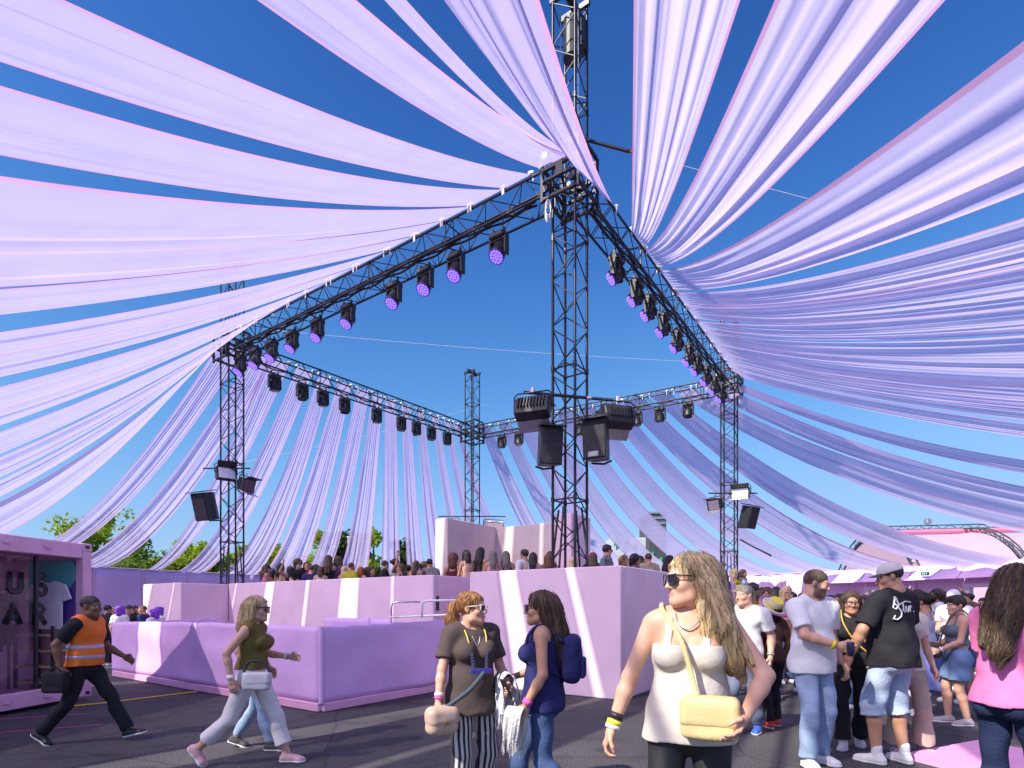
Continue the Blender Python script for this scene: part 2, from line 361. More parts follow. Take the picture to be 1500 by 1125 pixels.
enc = thing('fabric_enclosure', 'low enclosure wrapped in wrinkled violet fabric with a pink plinth', 'enclosure', Qc)
for a, b, za, zb, sgd, sg_ in ((Qc + UD * .02, Ql, 1.21, 1.16, 3, -.03), (Qc + VD * .02, Qr, 1.21, 1.27, 5, .01), (Ql + UD * .0, Ql + VD * 2.2, 1.15, 1.2, 6, 0)):
    part('fabric_panel', sheet_wall(a, b, .14, za, zb, sgd, sag=sg_), M['skirtfab'], enc, True)
    mb = MB(); dd = (b - a).normalized(); seg_box(mb, a, b - dd * .05, .004, .135, .085); part('plinth', mb, M['skirtedge'], enc, True)
mb = MB().tube([(Qc.x, Qc.y, .13), (Qc.x, Qc.y, 1.215)], .034, 8); part('corner_post', mb, M['skirtfab'], enc, True)
# inner fabric fence seen over the top
i0 = Qc + VD * 2.15 + UD * .9; i1 = i0 + UD * 1.9
mb = sheet_wall(i0, i1, .05, 1.27, 1.27, 9); ie = thing('fabric_fence', 'short violet fabric fence just visible over the enclosure', 'fence', i0); part('fabric_panel', mb, M['skirtfab'], ie, True)
# silver handrail
hr = thing('handrail', 'silver tube handrail with rounded ends beside the podium steps', 'handrail', (-1.6, 10.6, 0))
def at(px, y, d): return Vector(((px - 750) / 817 * d, d, 1.5 - (y - 888) / 817 * d))
d0, d1 = 10.9, 10.2
pts = [at(573, 908, d0), at(573, 890, d0), at(575, 884, d0), at(580, 882, d0), at(615, 881.5, 10.75)]
part('rail', MB().tube(pts, .018, 8).mesh('rail', True), M['alu'], hr, True)
pts = [at(618, 905, 10.6), at(618, 886, 10.6), at(621, 881, 10.6), at(628, 880, 10.55), at(690, 879, d1)]
part('rail', MB().tube(pts, .024, 8).mesh('rail', True), M['white'], hr, True)
part('bottom_rail', MB().tube([at(572, 904, d0), at(690, 899, d1)], .02, 8), M['steel'], hr, True)
p = at(641, 884, 10.5); part('clamp', MB().box(p, (.06, .06, .28), None, .01), M['black'], hr, True)
rp = MB(); a, b = Vector((-2.5, 11.0, 1.22)), Vector((-.85, 10.2, 1.22)); seg_box(rp, a, b, 1.13, 1.19, .35); structure('ramp_floor', rp, M['steel'])
# ------------------------------------------------------------------ trusses
def unit_rod(n, name):
    mb = MB(); mb.tube([(0, 0, 0), (0, 0, 1)], 1, n); me = mb.mesh(name, n > 6); me.materials.append(M['truss']); return me
ROD8, ROD6 = unit_rod(9, 'chord'), unit_rod(6, 'brace')
def rod(name, a, b, r, parent, base, me):
    o = bpy.data.objects.new(name, me); COL.objects.link(o); o.parent = parent
    d = Vector(b) - Vector(a); o.location = Vector(a) - base; o.scale = (r, r, d.length)
    o.rotation_mode = 'QUATERNION'; o.rotation_quaternion = d.to_track_quat('Z', 'Y'); return o
def truss(name, label, a, b, w, ax, group, pitch=.42, rc=.026, rb=.0115):
    a = Vector(a); b = Vector(b); d = (b - a).normalized(); ax = Vector(ax).normalized(); ay = d.cross(ax).normalized()
    t = thing(name, label, 'truss', a, 0, group); L = (b - a).length; h = w / 2
    cs = [(-h, -h), (h, -h), (h, h), (-h, h)]
    P = lambda c, s: a + ax * c[0] + ay * c[1] + d * s
    for c in cs: rod('chord', P(c, 0), P(c, L), rc, t, a, ROD8)
    n = max(2, int(L / pitch)); st = L / n
    for f in range(4):
        c0, c1 = cs[f], cs[(f + 1) % 4]
        for i in range(n):
            s0, s1 = i * st, (i + 1) * st
            p, q = (P(c0, s0 + .03), P(c1, s1 - .03)) if (i + f) % 2 else (P(c1, s0 + .03), P(c0, s1 - .03))
            rod('brace', p, q, rb, t, a, ROD6)
    secs = [s for s in np.arange(0, L + .01, 2.4)]
    for s in secs:
        mb = MB()
        for c in cs:
            p = P(c, s); mb.tube([p - d * .05, p + d * .05], rc * 1.35, 8)
        for f in range(4): mb.tube([P(cs[f], s), P(cs[(f + 1) % 4], s)], rb * 1.3, 6)
        part('coupler', mb, M['truss'], t, True)
    return t
TW = .46
names = [('near', PN), ('left', PL), ('far', PF), ('right', PR)]
LBL = {'near': 'tall black lattice tower nearest the camera rising from the pink podium', 'left': 'black lattice tower at the left corner of the square rig', 'far': 'distant black lattice tower behind the angled partition wall', 'right': 'black lattice tower at the right corner behind the crowd'}
for nm, p in names:
    t = truss('truss_tower', LBL[nm], (p.x, p.y, FLOOR), (p.x, p.y, TOPZ if nm == 'near' else 12.0), TW, UD, 'corner towers of the rig')
    # outriggers and base
    for s1 in (UD, -UD, VD, -VD):
        o = Vector((p.x, p.y, 0)); mb = MB().tube([o + s1 * .24 + Vector((0, 0, 3.3)) , o + s1 * (.42 if nm != 'near' else .55) + Vector((0, 0, FLOOR + .02))], .02, 8)
        mb.tube([o + s1 * .24 + Vector((0, 0, FLOOR + .12)), o + s1 * .8 + Vector((0, 0, FLOOR + .06))], .028, 8)
        part('outrigger', mb, M['truss'], t, True)
    # head with hoist
    z = (TOPZ if nm == 'near' else 12.0); hb = MB(); rt = Matrix.Rotation(math.atan2(UD.y, UD.x), 3, 'Z')
    for s in (-1, 1):
        q = Vector((p.x, p.y, z + .06)) + VD * (s * .2); hb.box(q, (.62, .06, .12), rt, .01)
    hb.tube([Vector((p.x, p.y, z + .1)) - VD * .33, Vector((p.x, p.y, z + .1)) + VD * .33], .07, 12)
    part('head_beam', hb, M['truss'], t, True)
    if nm == 'near':
        hb = MB().tube([(p.x + .05, p.y + .05, z - .25), (p.x + .05, p.y + .05, z - .95)], .17, 16); hb.box((p.x + .2, p.y + .1, z - .5), (.25, .25, .6), rt, .03)
        part('hoist_motor', hb, M['black'], t, True)
        ch = MB()
        for off in (-.2, .17):
            q = Vector((p.x, p.y, 0)) + UD * -off
            for k in range(60): ch.tube([q + Vector((.0, -.02, 10 + k * .043)), q + Vector((0, -.02, 10.034 + k * .043))], .013, 5)
        part('hoist_chain', ch, M['alu'], t, True)
    # sleeve block that carries the beams
    sl = thing('sleeve_block', {'near': 'black sleeve block where the two front beams meet the nearest tower', 'left': 'black sleeve block at the top of the left tower', 'far': 'black sleeve block on the far tower', 'right': 'black sleeve block at the top of the right tower'}[nm], 'sleeve block', (p.x, p.y, BEAMZ), math.atan2(UD.y, UD.x), 'sleeve blocks on the towers')
    fr = MB(); h = .37
    for zz in (-.42, -.1, .1, .42):
        for s in (-1, 1):
            fr.box((0, s * h, zz), (2 * h + .06, .055, .055), None, .006); fr.box((s * h, 0, zz + .0565), (.055, 2 * h - .06, .055), None, .006)
    for sx in (-1, 1):
        for sy in (-1, 1): fr.box((sx * h, sy * h, 0), (.058, .058, .95), None, .006)
    part('frame', fr, M['truss'], sl)
    for s in (-1, 1):
        part('gusset_plate', MB().box((0, s * (h + .036), 0), (.14, .012, .26), None, .004), M['black'], sl); part('gusset_plate', MB().box((s * (h + .036), 0, 0), (.012, .14, .26), None, .004), M['black'], sl)
    for zz in (-.3, .3):
        for sx in (-1, 1):
            for sy in (-1, 1):
                mtx = Matrix.Translation((sx * .28, sy * (h + .06), zz)) @ Matrix.Rotation(R_(90), 4, 'X')
                part('guide_wheel', MB().lathe([(.02, -.03), (.06, -.028), (.06, .028), (.02, .03)], 14, mtx), M['alu'] if zz > 0 and sx > 0 else M['black'], sl)
BEAMS = {'FL': (PN, PL, Vector((-.573, -.82, 0))), 'BL': (PL, PF, Vector((-.78, .63, 0))), 'BR': (PF, PR, Vector((.5, .86, 0))), 'FR': (PN, PR, Vector((.82, -.573, 0)))}
BN = {'FL': 'left front', 'BL': 'left rear', 'BR': 'right rear', 'FR': 'right front'}
for k, (a, b, n) in BEAMS.items():
    d = (b - a).normalized(); za = BEAMZ
    truss('truss_beam', 'horizontal black lattice beam along the %s side of the square rig' % BN[k], a + d * .45 + Vector((0, 0, za)), b - d * .45 + Vector((0, 0, za)), TW, n, 'beams of the square rig')
    # loom of black cables lying along the beam
    cb = MB()
    for q in range(3 if k in ('FL', 'FR') else 1):
        pts = []
        for i in range(40):
            t = .06 + .88 * i / 39; p = a.lerp(b, t); pts.append((p.x + n.x * (.02 + .05 * q) , p.y + n.y * (.02 + .05 * q), za - .17 + .03 * math.sin(i * 1.7 + q * 2) + .02 * q))
        cb.tube(pts, .022, 6)
    tag(part('cable_loom', cb.mesh('cable_loom', True), M['black']), 'loom of black cables lying in the %s beam' % BN[k], 'cable loom', 'cable looms in the beams')

# ------------------------------------------------------------------ moving head lights
def moving_head(lit):
    r = thing('moving_head_light', '', 'stage light', (0, 0, 0))
    c = MB(); c.box((-.12, 0, .0), (.04, .06, .1), None, .008); c.box((.12, 0, 0), (.04, .06, .1), None, .008); c.box((0, 0, -.04), (.3, .1, .03), None, .006)
    part('clamp', c, M['black'], r)
    part('base', MB().box((0, 0, -.12), (.36, .26, .13), None, .03), M['black'], r)
    part('display', MB().box((0, -.1315, -.12), (.12, .004, .06)), M['glassdark'], r)
    y = thing_child('yoke', r)
    for s in (-1, 1): part('yoke_arm', MB().box((s * .185, 0, -.34), (.045, .14, .36), None, .02), M['black'], y)
    part('yoke_bar', MB().box((0, 0, -.2), (.41, .15, .05), None, .02), M['black'], y)
    hd = MB().lathe([(.06, .17), (.11, .16), (.14, .08), (.15, 0), (.155, -.12), (.162, -.16), (.15, -.165)], 24)
    h = part('lamp_head', hd.mesh('lamp_head', True), M['black'], r); h.location = (0, 0, -.42)
    fins = MB()
    for k in range(5): fins.lathe([(.12, .125 - k * .022), (.15, .123 - k * .022), (.15, .113 - k * .022), (.12, .111 - k * .022)], 20)
    part('cooling_fin', fins, M['blackcloth'], h)
    part('lens', MB().lathe([(.001, -.168), (.14, -.168), (.146, -.166), (.146, -.16), (.001, -.16)], 24), M['lens'] if lit else M['glassdark'], h)
    if lit:
        ce = MB(); spots = [(0, 0)] + [(.056 * math.cos(i * math.pi / 3), .056 * math.sin(i * math.pi / 3)) for i in range(6)] + [(.111 * math.cos(i * math.pi / 6 + .2), .111 * math.sin(i * math.pi / 6 + .2)) for i in range(12)]
        for (x, yy) in spots: ce.lathe([(.023, -.169), (.02, -.176), (.008, -.18)], 7, Matrix.Translation((x, yy, 0)))
        part('led_cell', ce, M['cell'], h)
    return r
def thing_child(name, parent):
    me = MB().box((0, 0, -.175), (.2, .14, .03), None, .01); return part(name, me, M['black'], parent)
ml_lit, ml_off = moving_head(True), moving_head(False)
first = {True: ml_lit, False: ml_off}; used = {True: False, False: False}
def place_mover(beam, px, i, n, lit, aim):
    a, b, nn = BEAMS[beam]; best = min((abs(750 + 817 * a.lerp(b, t / 1000).x / a.lerp(b, t / 1000).y - px), t / 1000) for t in range(0, 1001))[1]
    if isinstance(px, tuple): best = px[0]
    p = a.lerp(b, best) - nn * .0
    o = first[lit] if not used[lit] else copy_tree(first[lit]); used[lit] = True
    o.location = (p.x, p.y, BEAMZ - .30); d = (b - a); rz = math.atan2(d.y, d.x); o.rotation_euler = (0, 0, rz)
    o['label'] = '%s moving head light under the %s beam, %s from the %s tower' % ('purple lit' if lit else 'unlit black', BN[beam], ORD[i], {'FL': 'nearest', 'FR': 'nearest', 'BL': 'left', 'BR': 'far'}[beam])
    o['group'] = 'moving head lights on the beams'
    v = Matrix.Rotation(-rz, 3, 'Z') @ Vector(aim).normalized()
    for c in o.children:
        if c.name.startswith('lamp_head'):
            c.rotation_mode = 'QUATERNION'; c.rotation_quaternion = (-v).to_track_quat('Z', 'Y')
for i, px in enumerate([731, 668, 623, 577, 510, 465, 428, 398, 374, 352]): place_mover('FL', px, i, 10, True, (-.32 + .03 * (i % 3), -.42, -.85))
for i, px in enumerate([903, 932, 951, 972, 992, 1010, 1022, 1035, 1047, 1057]): place_mover('FR', px, i, 10, True, (-.80 + .05 * (i % 2), -.02, -.65))
for i, px in enumerate([402, 443, 473, 505, 552, 588, 610, 632, 655]): place_mover('BL', px, i, 9, False, (.1 * math.sin(i * 2.3), .1 * math.cos(i * 3.1), -1))
for i, px in enumerate([735, 760, 850, 933, 967, 1008]): place_mover('BR', px, i, 6, False, (.1 * math.sin(i * 2.3), .1 * math.cos(i * 3.1), -1))

# ------------------------------------------------------------------ floodlights and loudspeakers on the towers
def floodlight(label, loc, rz, tilt, w=.66, lit=False, grp=None, hm='black'):
    t = thing('floodlight', label, 'floodlight', loc, rz, grp); rx = Matrix.Rotation(tilt, 4, 'X')
    # body: rounded housing (front towards -Y)
    prof = [(-.02, -.2), (.16, -.2), (.21, -.12), (.22, .05), (.2, .16), (.12, .21), (-.02, .2)]
    mtx = rx @ Matrix.Rotation(R_(90), 4, 'Y') @ Matrix.Rotation(R_(90), 4, 'Z')
    b = MB(); poly = [(p[1] * .95, -p[0] * 0) for p in prof]
    hs = [(-.02, .20), (.15, .19), (.21, .10), (.22, -.05), (.17, -.17), (-.02, -.20)]     # (back distance, height)
    hb = MB(); v = []
    for x in (-w / 2, -w / 2 + .02, w / 2 - .02, w / 2):
        k = .94 if abs(x) == w / 2 else 1.0
        for (yy, zz) in hs: v.append(rx @ Vector((x, yy * k, zz * k)))
    n = len(hs); f = [tuple(range(n)), tuple(range(4 * n - 1, 3 * n - 1, -1))] + [(l * n + (i + 1) % n, l * n + i, l * n + n + i, l * n + n + (i + 1) % n) for l in range(3) for i in range(n)]
    part('housing', hb.add(v, f), M[hm], t)
    part('reflector' if lit else 'front_glass', MB().add([rx @ Vector(p) for p in ((-w / 2 + .05, -.024, -.16), (w / 2 - .05, -.024, -.16), (w / 2 - .05, -.024, .16), (-w / 2 + .05, -.024, .16))], [(0, 1, 2, 3)]), M['reflector'] if lit else M['glassdark'], t)
    for s, nm in ((1, 'top_barndoor'), (-1, 'bottom_barndoor')):
        q = [Vector((-w / 2 + .03, -.026, s * .19)), Vector((w / 2 - .03, -.026, s * .19)), Vector((w / 2 - .0, -.24, s * .27)), Vector((-w / 2, -.24, s * .27))]
        q2 = [p + Vector((0, 0, .008)) for p in q]
        part(nm, MB().add([rx @ p for p in q + q2], [(0, 1, 2, 3), (7, 6, 5, 4), (0, 4, 5, 1), (1, 5, 6, 2), (2, 6, 7, 3), (3, 7, 4, 0)]), M['black'] if s > 0 else M['alu'], t)
    fins = MB()
    for k in range(9): fins.box(rx @ Vector((-w / 2 + .08 + k * (w - .16) / 8, .225, .0)), (.012, .05, .2), rx.to_3x3())
    part('cooling_fin', fins, M['black'], t)
    part('yoke', MB().tube([(-w / 2 - .03, .08, 0), (-w / 2 - .03, .08, .24), (-w / 2 + .03, .08, .29), (w / 2 - .03, .08, .29), (w / 2 + .03, .08, .24), (w / 2 + .03, .08, 0)], .014, 8), M['black'], t)
    part('hook_clamp', MB().box((0, .08, .33), (.06, .06, .1), None, .01), M['alu'], t)
    return t
def loudspeaker(label, loc, rz, tilt, s=1.0, plate=False, grp=None):
    t = thing('loudspeaker', label, 'loudspeaker', loc, rz, grp); rx = Matrix.Rotation(tilt, 4, 'X')
    poly = [(-.23 * s, -.2 * s), (.23 * s, -.2 * s), (.2 * s, .1 * s), (.12 * s, .24 * s), (-.12 * s, .24 * s), (-.2 * s, .1 * s)]
    part('cabinet', MB().prism(poly, -.36 * s, .36 * s, rx), M['black'], t)
    part('grille', MB().box(rx @ Vector((0, -.212 * s, 0)), (.43 * s, .02 * s, .68 * s), rx.to_3x3(), .008), M['blackcloth'], t)
    v = [(-.27, -.32, .37), (.27, -.32, .37), (.22, .24, .40), (-.22, .24, .40)]
    v = [rx @ (Vector(p) * s) for p in v]; v2 = [p + Vector((0, 0, .02)) for p in v]
    part('rain_cover', MB().add(v + v2, [(0, 3, 2, 1), (4, 5, 6, 7), (0, 1, 5, 4), (1, 2, 6, 5), (2, 3, 7, 6), (3, 0, 4, 7)]), M['blackcloth'], t)
    part('bracket', MB().tube([rx @ Vector((-.2 * s, .18 * s, -.38 * s)), rx @ Vector((0, .34 * s, -.4 * s)), rx @ Vector((.2 * s, .18 * s, -.38 * s))], .02, 8), M['black'], t)
    if plate: part('label_plate', MB().box(rx @ Vector((-.02 * s, -.2245 * s, -.27 * s)), (.2 * s, .004, .09 * s), rx.to_3x3()), M['steel'], t)
    return t
fl = 'floodlights on the towers'; ls = 'loudspeakers on the towers'
xb = thing('crossbar', 'black pipe crossbar clamped across the nearest tower carrying two floodlights', 'pipe', (PN.x, PN.y - .42, 5.2))
part('pipe', MB().tube([(-.86, .0, .09), (.72, .0, -.05)], .028, 10), M['black'], xb)
part('end_clamp', MB().box((-.7, 0, .1), (.09, .09, .1), None, .02), M['alu'], xb); part('end_clamp', MB().box((.3, 0, -.01), (.09, .09, .08), None, .02), M['alu'], xb)
floodlight('big black floodlight with open barn doors hanging left of the nearest tower', (PN.x - .68, PN.y - .5, 4.94), R_(160), R_(24), .62, grp=fl)
floodlight('big black floodlight hanging right of the nearest tower behind a loudspeaker', (PN.x + .78, PN.y - .35, 4.84), R_(195), R_(18), .58, grp=fl)
loudspeaker('black loudspeaker with a rain cover tucked left of the nearest tower', (PN.x - .42, PN.y - .42, 4.32), R_(14), R_(8), .88, grp=ls)
loudspeaker('black loudspeaker with a grey label plate right of the nearest tower', (PN.x + .44, PN.y - .46, 4.42), R_(-28), R_(6), .92, True, grp=ls)
floodlight('weathered grey floodlight in the middle of the left tower', (PL.x + .05, PL.y - .42, 5.45), R_(40), R_(-15), .55, True, grp=fl)
floodlight('small dark floodlight sticking out right of the left tower', (PL.x + .62, PL.y - .25, 5.12), R_(75), R_(15), .5, grp=fl)
loudspeaker('black loudspeaker hanging left of the left tower', (PL.x - .52, PL.y - .5, 4.45), R_(-20), R_(14), 1.12, grp=ls)
floodlight('floodlight with a white barn door left of the right tower', (PR.x - .65, PR.y - .3, 5.05), R_(-50), R_(20), .5, True, grp=fl)
floodlight('floodlight with a bright silver reflector on the right tower', (PR.x + .2, PR.y - .45, 5.42), R_(-30), R_(-5), .62, True, grp=fl)
loudspeaker('black loudspeaker hanging right of the right tower', (PR.x + .55, PR.y - .3, 4.62), R_(30), R_(16), 1.05, grp=ls)
floodlight('pale floodlight just over the partition wall left of the far tower', (PF.x - .95, PF.y - .4, 5.14), R_(-20), R_(30), .8, True, grp=fl, hm='white')
floodlight('white floodlight just over the partition wall right of the far tower', (PF.x + 1.0, PF.y - .4, 5.08), R_(20), R_(30), .9, True, grp=fl, hm='white')
for nm, p, z, hw in (('left', PL, 5.62, .7), ('right', PR, 5.45, .85), ('far', PF, 5.52, 1.5)):
    c = thing('crossbar', 'thin black pipe carrying the floodlights on the %s tower' % nm, 'pipe', (p.x, p.y - .33, z)); part('pipe', MB().tube([(-hw, 0, 0), (hw, 0, 0)], .024, 8), M['black'], c)
# wires across the sky
def wire(name, label, a, b, r, m, sag=0.0):
    a = Vector(a); b = Vector(b); pts = []
    for i in range(25):
        t = i / 24; p = a.lerp(b, t); p.z -= 4 * sag * t * (1 - t); pts.append(p)
    return tag(part(name, MB().tube(pts, r, 6).mesh(name, True), m), label, 'cable')
wire('steel_wire', 'thin pale wire stretched across the opening of the rig', at(405, 484, 16.6), at(1040, 531, 19.6), .006, M['white'], .1)
wire('steel_wire', 'thin pale wire running from the nearest tower out to the right', at(880, 211, 10.4), at(1300, 322, 11.5), .006, M['white'])
wire('ratchet_strap', 'black strap with a red hook reaching right from the nearest tower', at(852, 203, 10.35), at(922, 222, 10.2), .03, M['black'])
q = at(924, 222, 10.2); hk = part('strap_hook', MB().box(q, (.1, .03, .05), None, .01), mat('red_paint', (.5, .05, .04), .4)); tag(hk, 'small red hook at the end of the black strap', 'hook')
wire('rope_coil_wire', 'thin wire crossing behind the left drapes', at(280, 692, 24), at(720, 590, 34), .008, M['white'], .2)
cl = MB()
for k in range(5):
    c = at(803, 304 + k * 1.5, 10.05); cl.tube([c + Vector((.05 * math.cos(a) , .02 * k, .14 * math.sin(a))) for a in np.linspace(0, 6.28, 14)[:-1]], .008, 5, closed=True)
tag(part('rope_coil', cl.mesh('rope_coil', True), M['white']), 'small coil of white rope hanging below the nearest sleeve block', 'rope')
def bunting(pts, label):
    t = thing('cable_chain', label, 'cable', pts[0]); mb = MB(); mb.tube(pts, .02, 6); part('cable', mb, M['black'], t, True)
    for k in range(14):
        p = Vector(pts[0]).lerp(Vector(pts[-1]), k / 13); part('lamp_holder', MB().box(p - Vector((0, 0, .03)), (.07, .05, .05), None, .01), M['black'], t, True)
bunting([at(1085, 790, 19.5), at(1105, 802, 20), at(1129, 813, 20.5)], 'black cable with lamp holders sloping down beside the right tower')

# ------------------------------------------------------------------ drapes
STRIPS = [
    ('FL', 0.04, 'FL', -0.01, 258.75, 260.25, 0.7),
    ('FL', 0, 'FL', -0.015, 262.0, 262.25, 0.7),
    ('FL', -0.02, 'FR', 0.13, 263.75, 266.75, 0.7),
    ('FL', 0.06, 'FL', 0.112, 254.0, 250.25, 0.7),
    ('FL', 0.118, 'FL', 0.182, 249.75, 245.25, 0.8),
    ('FL', 0.187, 'FL', 0.248, 242.75, 231.5, 0.8),
    ('FL', 0.251, 'FL', 0.316, 231.5, 226.0, 0.8),
    ('FL', 0.325, 'FL', 0.39, 226.0, 221.5, 0.8),
    ('FL', 0.4, 'FL', 0.48, 217.5, 213.0, 0.8),
    ('FL', 0.491, 'FL', 0.568, 212.75, 207.25, 0.8),
    ('FL', 0.579, 'FL', 0.651, 205.25, 199.5, 0.8),
    ('FL', 0.659, 'FL', 0.716, 199.5, 195.0, 0.8),
    ('FL', 0.728, 'FL', 0.783, 193.0, 187.5, 0.8),
    ('FL', 0.789, 'FL', 0.846, 187.0, 182.25, 0.8),
    ('FL', 0.858, 'FL', 0.916, 181.5, 178.0, 0.8),
    ('FL', 0.926, 'FL', 1.017, 178.25, 171.25, 1.0),
    ('BL', -0.02, 'BL', 0.05, 166.0, 162.75, 1.2),
    ('BL', 0.07, 'BL', 0.14, 159.75, 155.0, 1.2),
    ('BL', 0.111, 'BL', 0.188, 150.0, 148.25, 1.2),
    ('BL', 0.211, 'BL', 0.269, 146.0, 142.0, 1.2),
    ('BL', 0.289, 'BL', 0.334, 139.75, 134.25, 1.2),
    ('BL', 0.36, 'BL', 0.414, 134.0, 127.75, 1.2),
    ('BL', 0.437, 'BL', 0.489, 127.0, 123.0, 1.2),
    ('BL', 0.5, 'BL', 0.545, 121.5, 116.0, 1.2),
    ('BL', 0.558, 'BL', 0.608, 113.75, 109.75, 1.2),
    ('BL', 0.634, 'BL', 0.677, 108.75, 105.0, 1.2),
    ('BL', 0.708, 'BL', 0.743, 104.25, 100.5, 1.2),
    ('BL', 0.782, 'BL', 0.823, 98.25, 95.75, 1.2),
    ('BL', 0.853, 'BL', 0.888, 94.5, 91.75, 1.2),
    ('BL', 0.908, 'BL', 0.94, 88.5, 86.0, 1.2),
    ('FR', 0.2, 'FR', 0.26, 269.25, 271.75, 0.8),
    ('FR', 0.27, 'FR', 0.34, 272.5, 276.0, 0.8),
    ('FR', 0.35, 'FR', 0.44, 279.25, 286.25, 0.8),
    ('FR', 0.45, 'FR', 0.52, 288.25, 293.5, 0.8),
    ('FR', 0.52, 'FR', 0.59, 293.5, 299.5, 0.8),
    ('FR', 0.6, 'FR', 0.67, 299.5, 304.0, 0.8),
    ('FR', 0.67, 'FR', 0.74, 304.0, 313.0, 0.8),
    ('FR', 0.74, 'FR', 0.81, 313.25, 322.0, 0.8),
    ('FR', 0.81, 'FR', 0.87, 322.0, 324.5, 0.8),
    ('FR', 0.87, 'FR', 0.93, 324.5, 327.25, 0.8),
    ('FR', 0.93, 'FR', 1.0, 328.5, 332.5, 0.8),
    ('BR', 0.03, 'BR', 0.07, 79, 76, 1.3),
    ('BR', 0.12, 'BR', 0.16, 73, 70, 1.3),
    ('BR', 0.2, 'BR', 0.25, 67, 64, 1.3),
    ('BR', 0.29, 'BR', 0.34, 61, 57, 1.3),
    ('BR', 0.38, 'BR', 0.43, 53, 49, 1.3),
    ('BR', 0.47, 'BR', 0.52, 46, 42, 1.3),
    ('BR', 0.56, 'BR', 0.61, 38, 34, 1.3),
    ('BR', 0.64, 'BR', 0.7, 29, 24, 1.3),
    ('BR', 0.74, 'BR', 0.79, 19.25, 13.0, 1.2),
    ('BR', 0.82, 'BR', 0.87, -0.75, -8.0, 1.2),
    ('BR', 0.9, 'BR', 0.95, -10.75, -14.75, 1.2),
    ('BR', 0.97, 'BR', 1.0, -21.5, -24.5, 1.2),
]
tie_mb = MB().box((0, 0, .02), (.12, .08, .07), None, .02); tie_mb.tube([(-.04, 0, .0), (-.04, 0, -.14)], .016, 6); TIE = tie_mb.mesh('tie'); TIE.materials.append(M['white'])
def attach(b, t):
    a, c, n = BEAMS[b]; q = a.lerp(c, t) + n.normalized() * .23; return Vector((q.x, q.y, 9.64))
def drape(i, b0, t0, b1, t1, th0, th1, sag, label, grp, lifted):
    ex = {'FL': 0, 'BL': -.04, 'BR': .18, 'FR': 0}[b1]
    if ex: t0, t1, th0, th1 = t0 - (t1 - t0) * ex * .6, t1 + (t1 - t0) * ex * .6, th0 - (th1 - th0) * ex, th1 + (th1 - th0) * ex
    fk = {'FL': .42, 'BL': .7, 'BR': .6, 'FR': .62}[b1]
    rng = np.random.RandomState(100 + i); nu, nv = 60, 90
    A0, A1, B0, B1 = attach(b0, t0), attach(b1, t1), ring(th0), ring(th1)
    u = np.linspace(0, 1, nu); v = np.linspace(0, 1, nv) ** 1.15
    U, V = np.meshgrid(u, v)      # rows along v
    A = np.array(A0)[None, None] * (1 - U)[..., None] + np.array(A1)[None, None] * U[..., None]
    B = np.array(B0)[None, None] * (1 - U)[..., None] + np.array(B1)[None, None] * U[..., None]
    P = A * (1 - V)[..., None] + B * V[..., None]
    wid = (A1 - A0).length * (1 - V) + (B1 - B0).length * V
    P[..., 2] -= 4 * sag * V * (1 - V)
    e = 4 * U * (1 - U)
    # belly across, long folds, gathers fanning out from the tie points
    belly = rng.uniform(.04, .11) * wid * e * np.minimum(1, 5 * V) * (1 - .5 * V)
    P[..., 2] -= belly
    ph = rng.rand(8) * 6.28; c1, c2 = rng.uniform(.2, .8, 2)
    fold = np.zeros_like(U)
    lo = .045 * np.sin(2 * np.pi * (rng.uniform(1.1, 2.2) * U) + ph[0] + .8 * V) + .03 * np.sin(2 * np.pi * rng.uniform(2.5, 4) * U + ph[1] - 1.2 * V)
    edge = np.minimum(1, np.minimum(U, 1 - U) * 8)
    fold += lo * wid * np.minimum(1, 4 * V) * edge * .9 * fk
    fr = rng.uniform(7, 11)
    fold += .022 * np.sin(2 * np.pi * fr * U + ph[2] + 2.2 * np.sin(3 * V + ph[3])) * (np.exp(-V * 3.2) + .22) * np.minimum(1, V * 12) * edge * np.minimum(1.6, wid) * (.18 if b1 == 'FL' else .8)
    fold += fk * .010 * np.sin(2 * np.pi * 17 * U + ph[4] + 5 * V) * (np.exp(-V * 2.2) + .12) * np.minimum(1, V * 16) * edge
    # diagonal stress wrinkles near the edges
    fold += .010 * np.sin(34 * V + 16 * np.minimum(U, 1 - U) + ph[5]) * np.exp(-np.minimum(U, 1 - U) * 9) * np.exp(-((V - .35) / .3) ** 2) * edge
    # a deep pleat that rolls part of the width over
    pw_ = rng.uniform(.03, .06); pl = np.exp(-((U - c1 - .06 * np.sin(2 * V + ph[6])) / pw_) ** 2) * .10 * fk * wid * np.minimum(1, 3 * V) * rng.choice([-1, 1, 1])
    fold += pl
    P[..., 2] += fold
    side = np.array((B1 - B0).normalized()); P += side[None, None] * (fold * .45)[..., None]
    # wind: gentle long wave
    P[..., 2] += .12 * np.sin(3.5 * V + ph[7]) * V * (1 - V)
    c = (A0 + B0) / 2
    t = thing('drape', label, 'drape', A0, 0, grp)
    idx = np.arange(nu * nv).reshape(nv, nu)
    hw = max(1, int(round(nu * .028)))
    def sub(name, c0, c1_, m):
        I = idx[:, c0:c1_ + 1]; W = P[:, c0:c1_ + 1].reshape(-1, 3); k = I.shape[1]
        loc = np.arange(k * nv).reshape(nv, k); Q = np.stack([loc[:-1, :-1], loc[:-1, 1:], loc[1:, 1:], loc[1:, :-1]], -1).reshape(-1, 4)
        part(name, np_mesh(name, W - np.array(A0), Q), m, t)
    sub('cloth', hw, nu - 1 - hw, M['voile2'] if lifted else M['voile3'] if b1 == 'FR' and i > 2 else M['voile']); sub('hem', 0, hw, M['hem']); sub('hem', nu - 1 - hw, nu - 1, M['hem'])
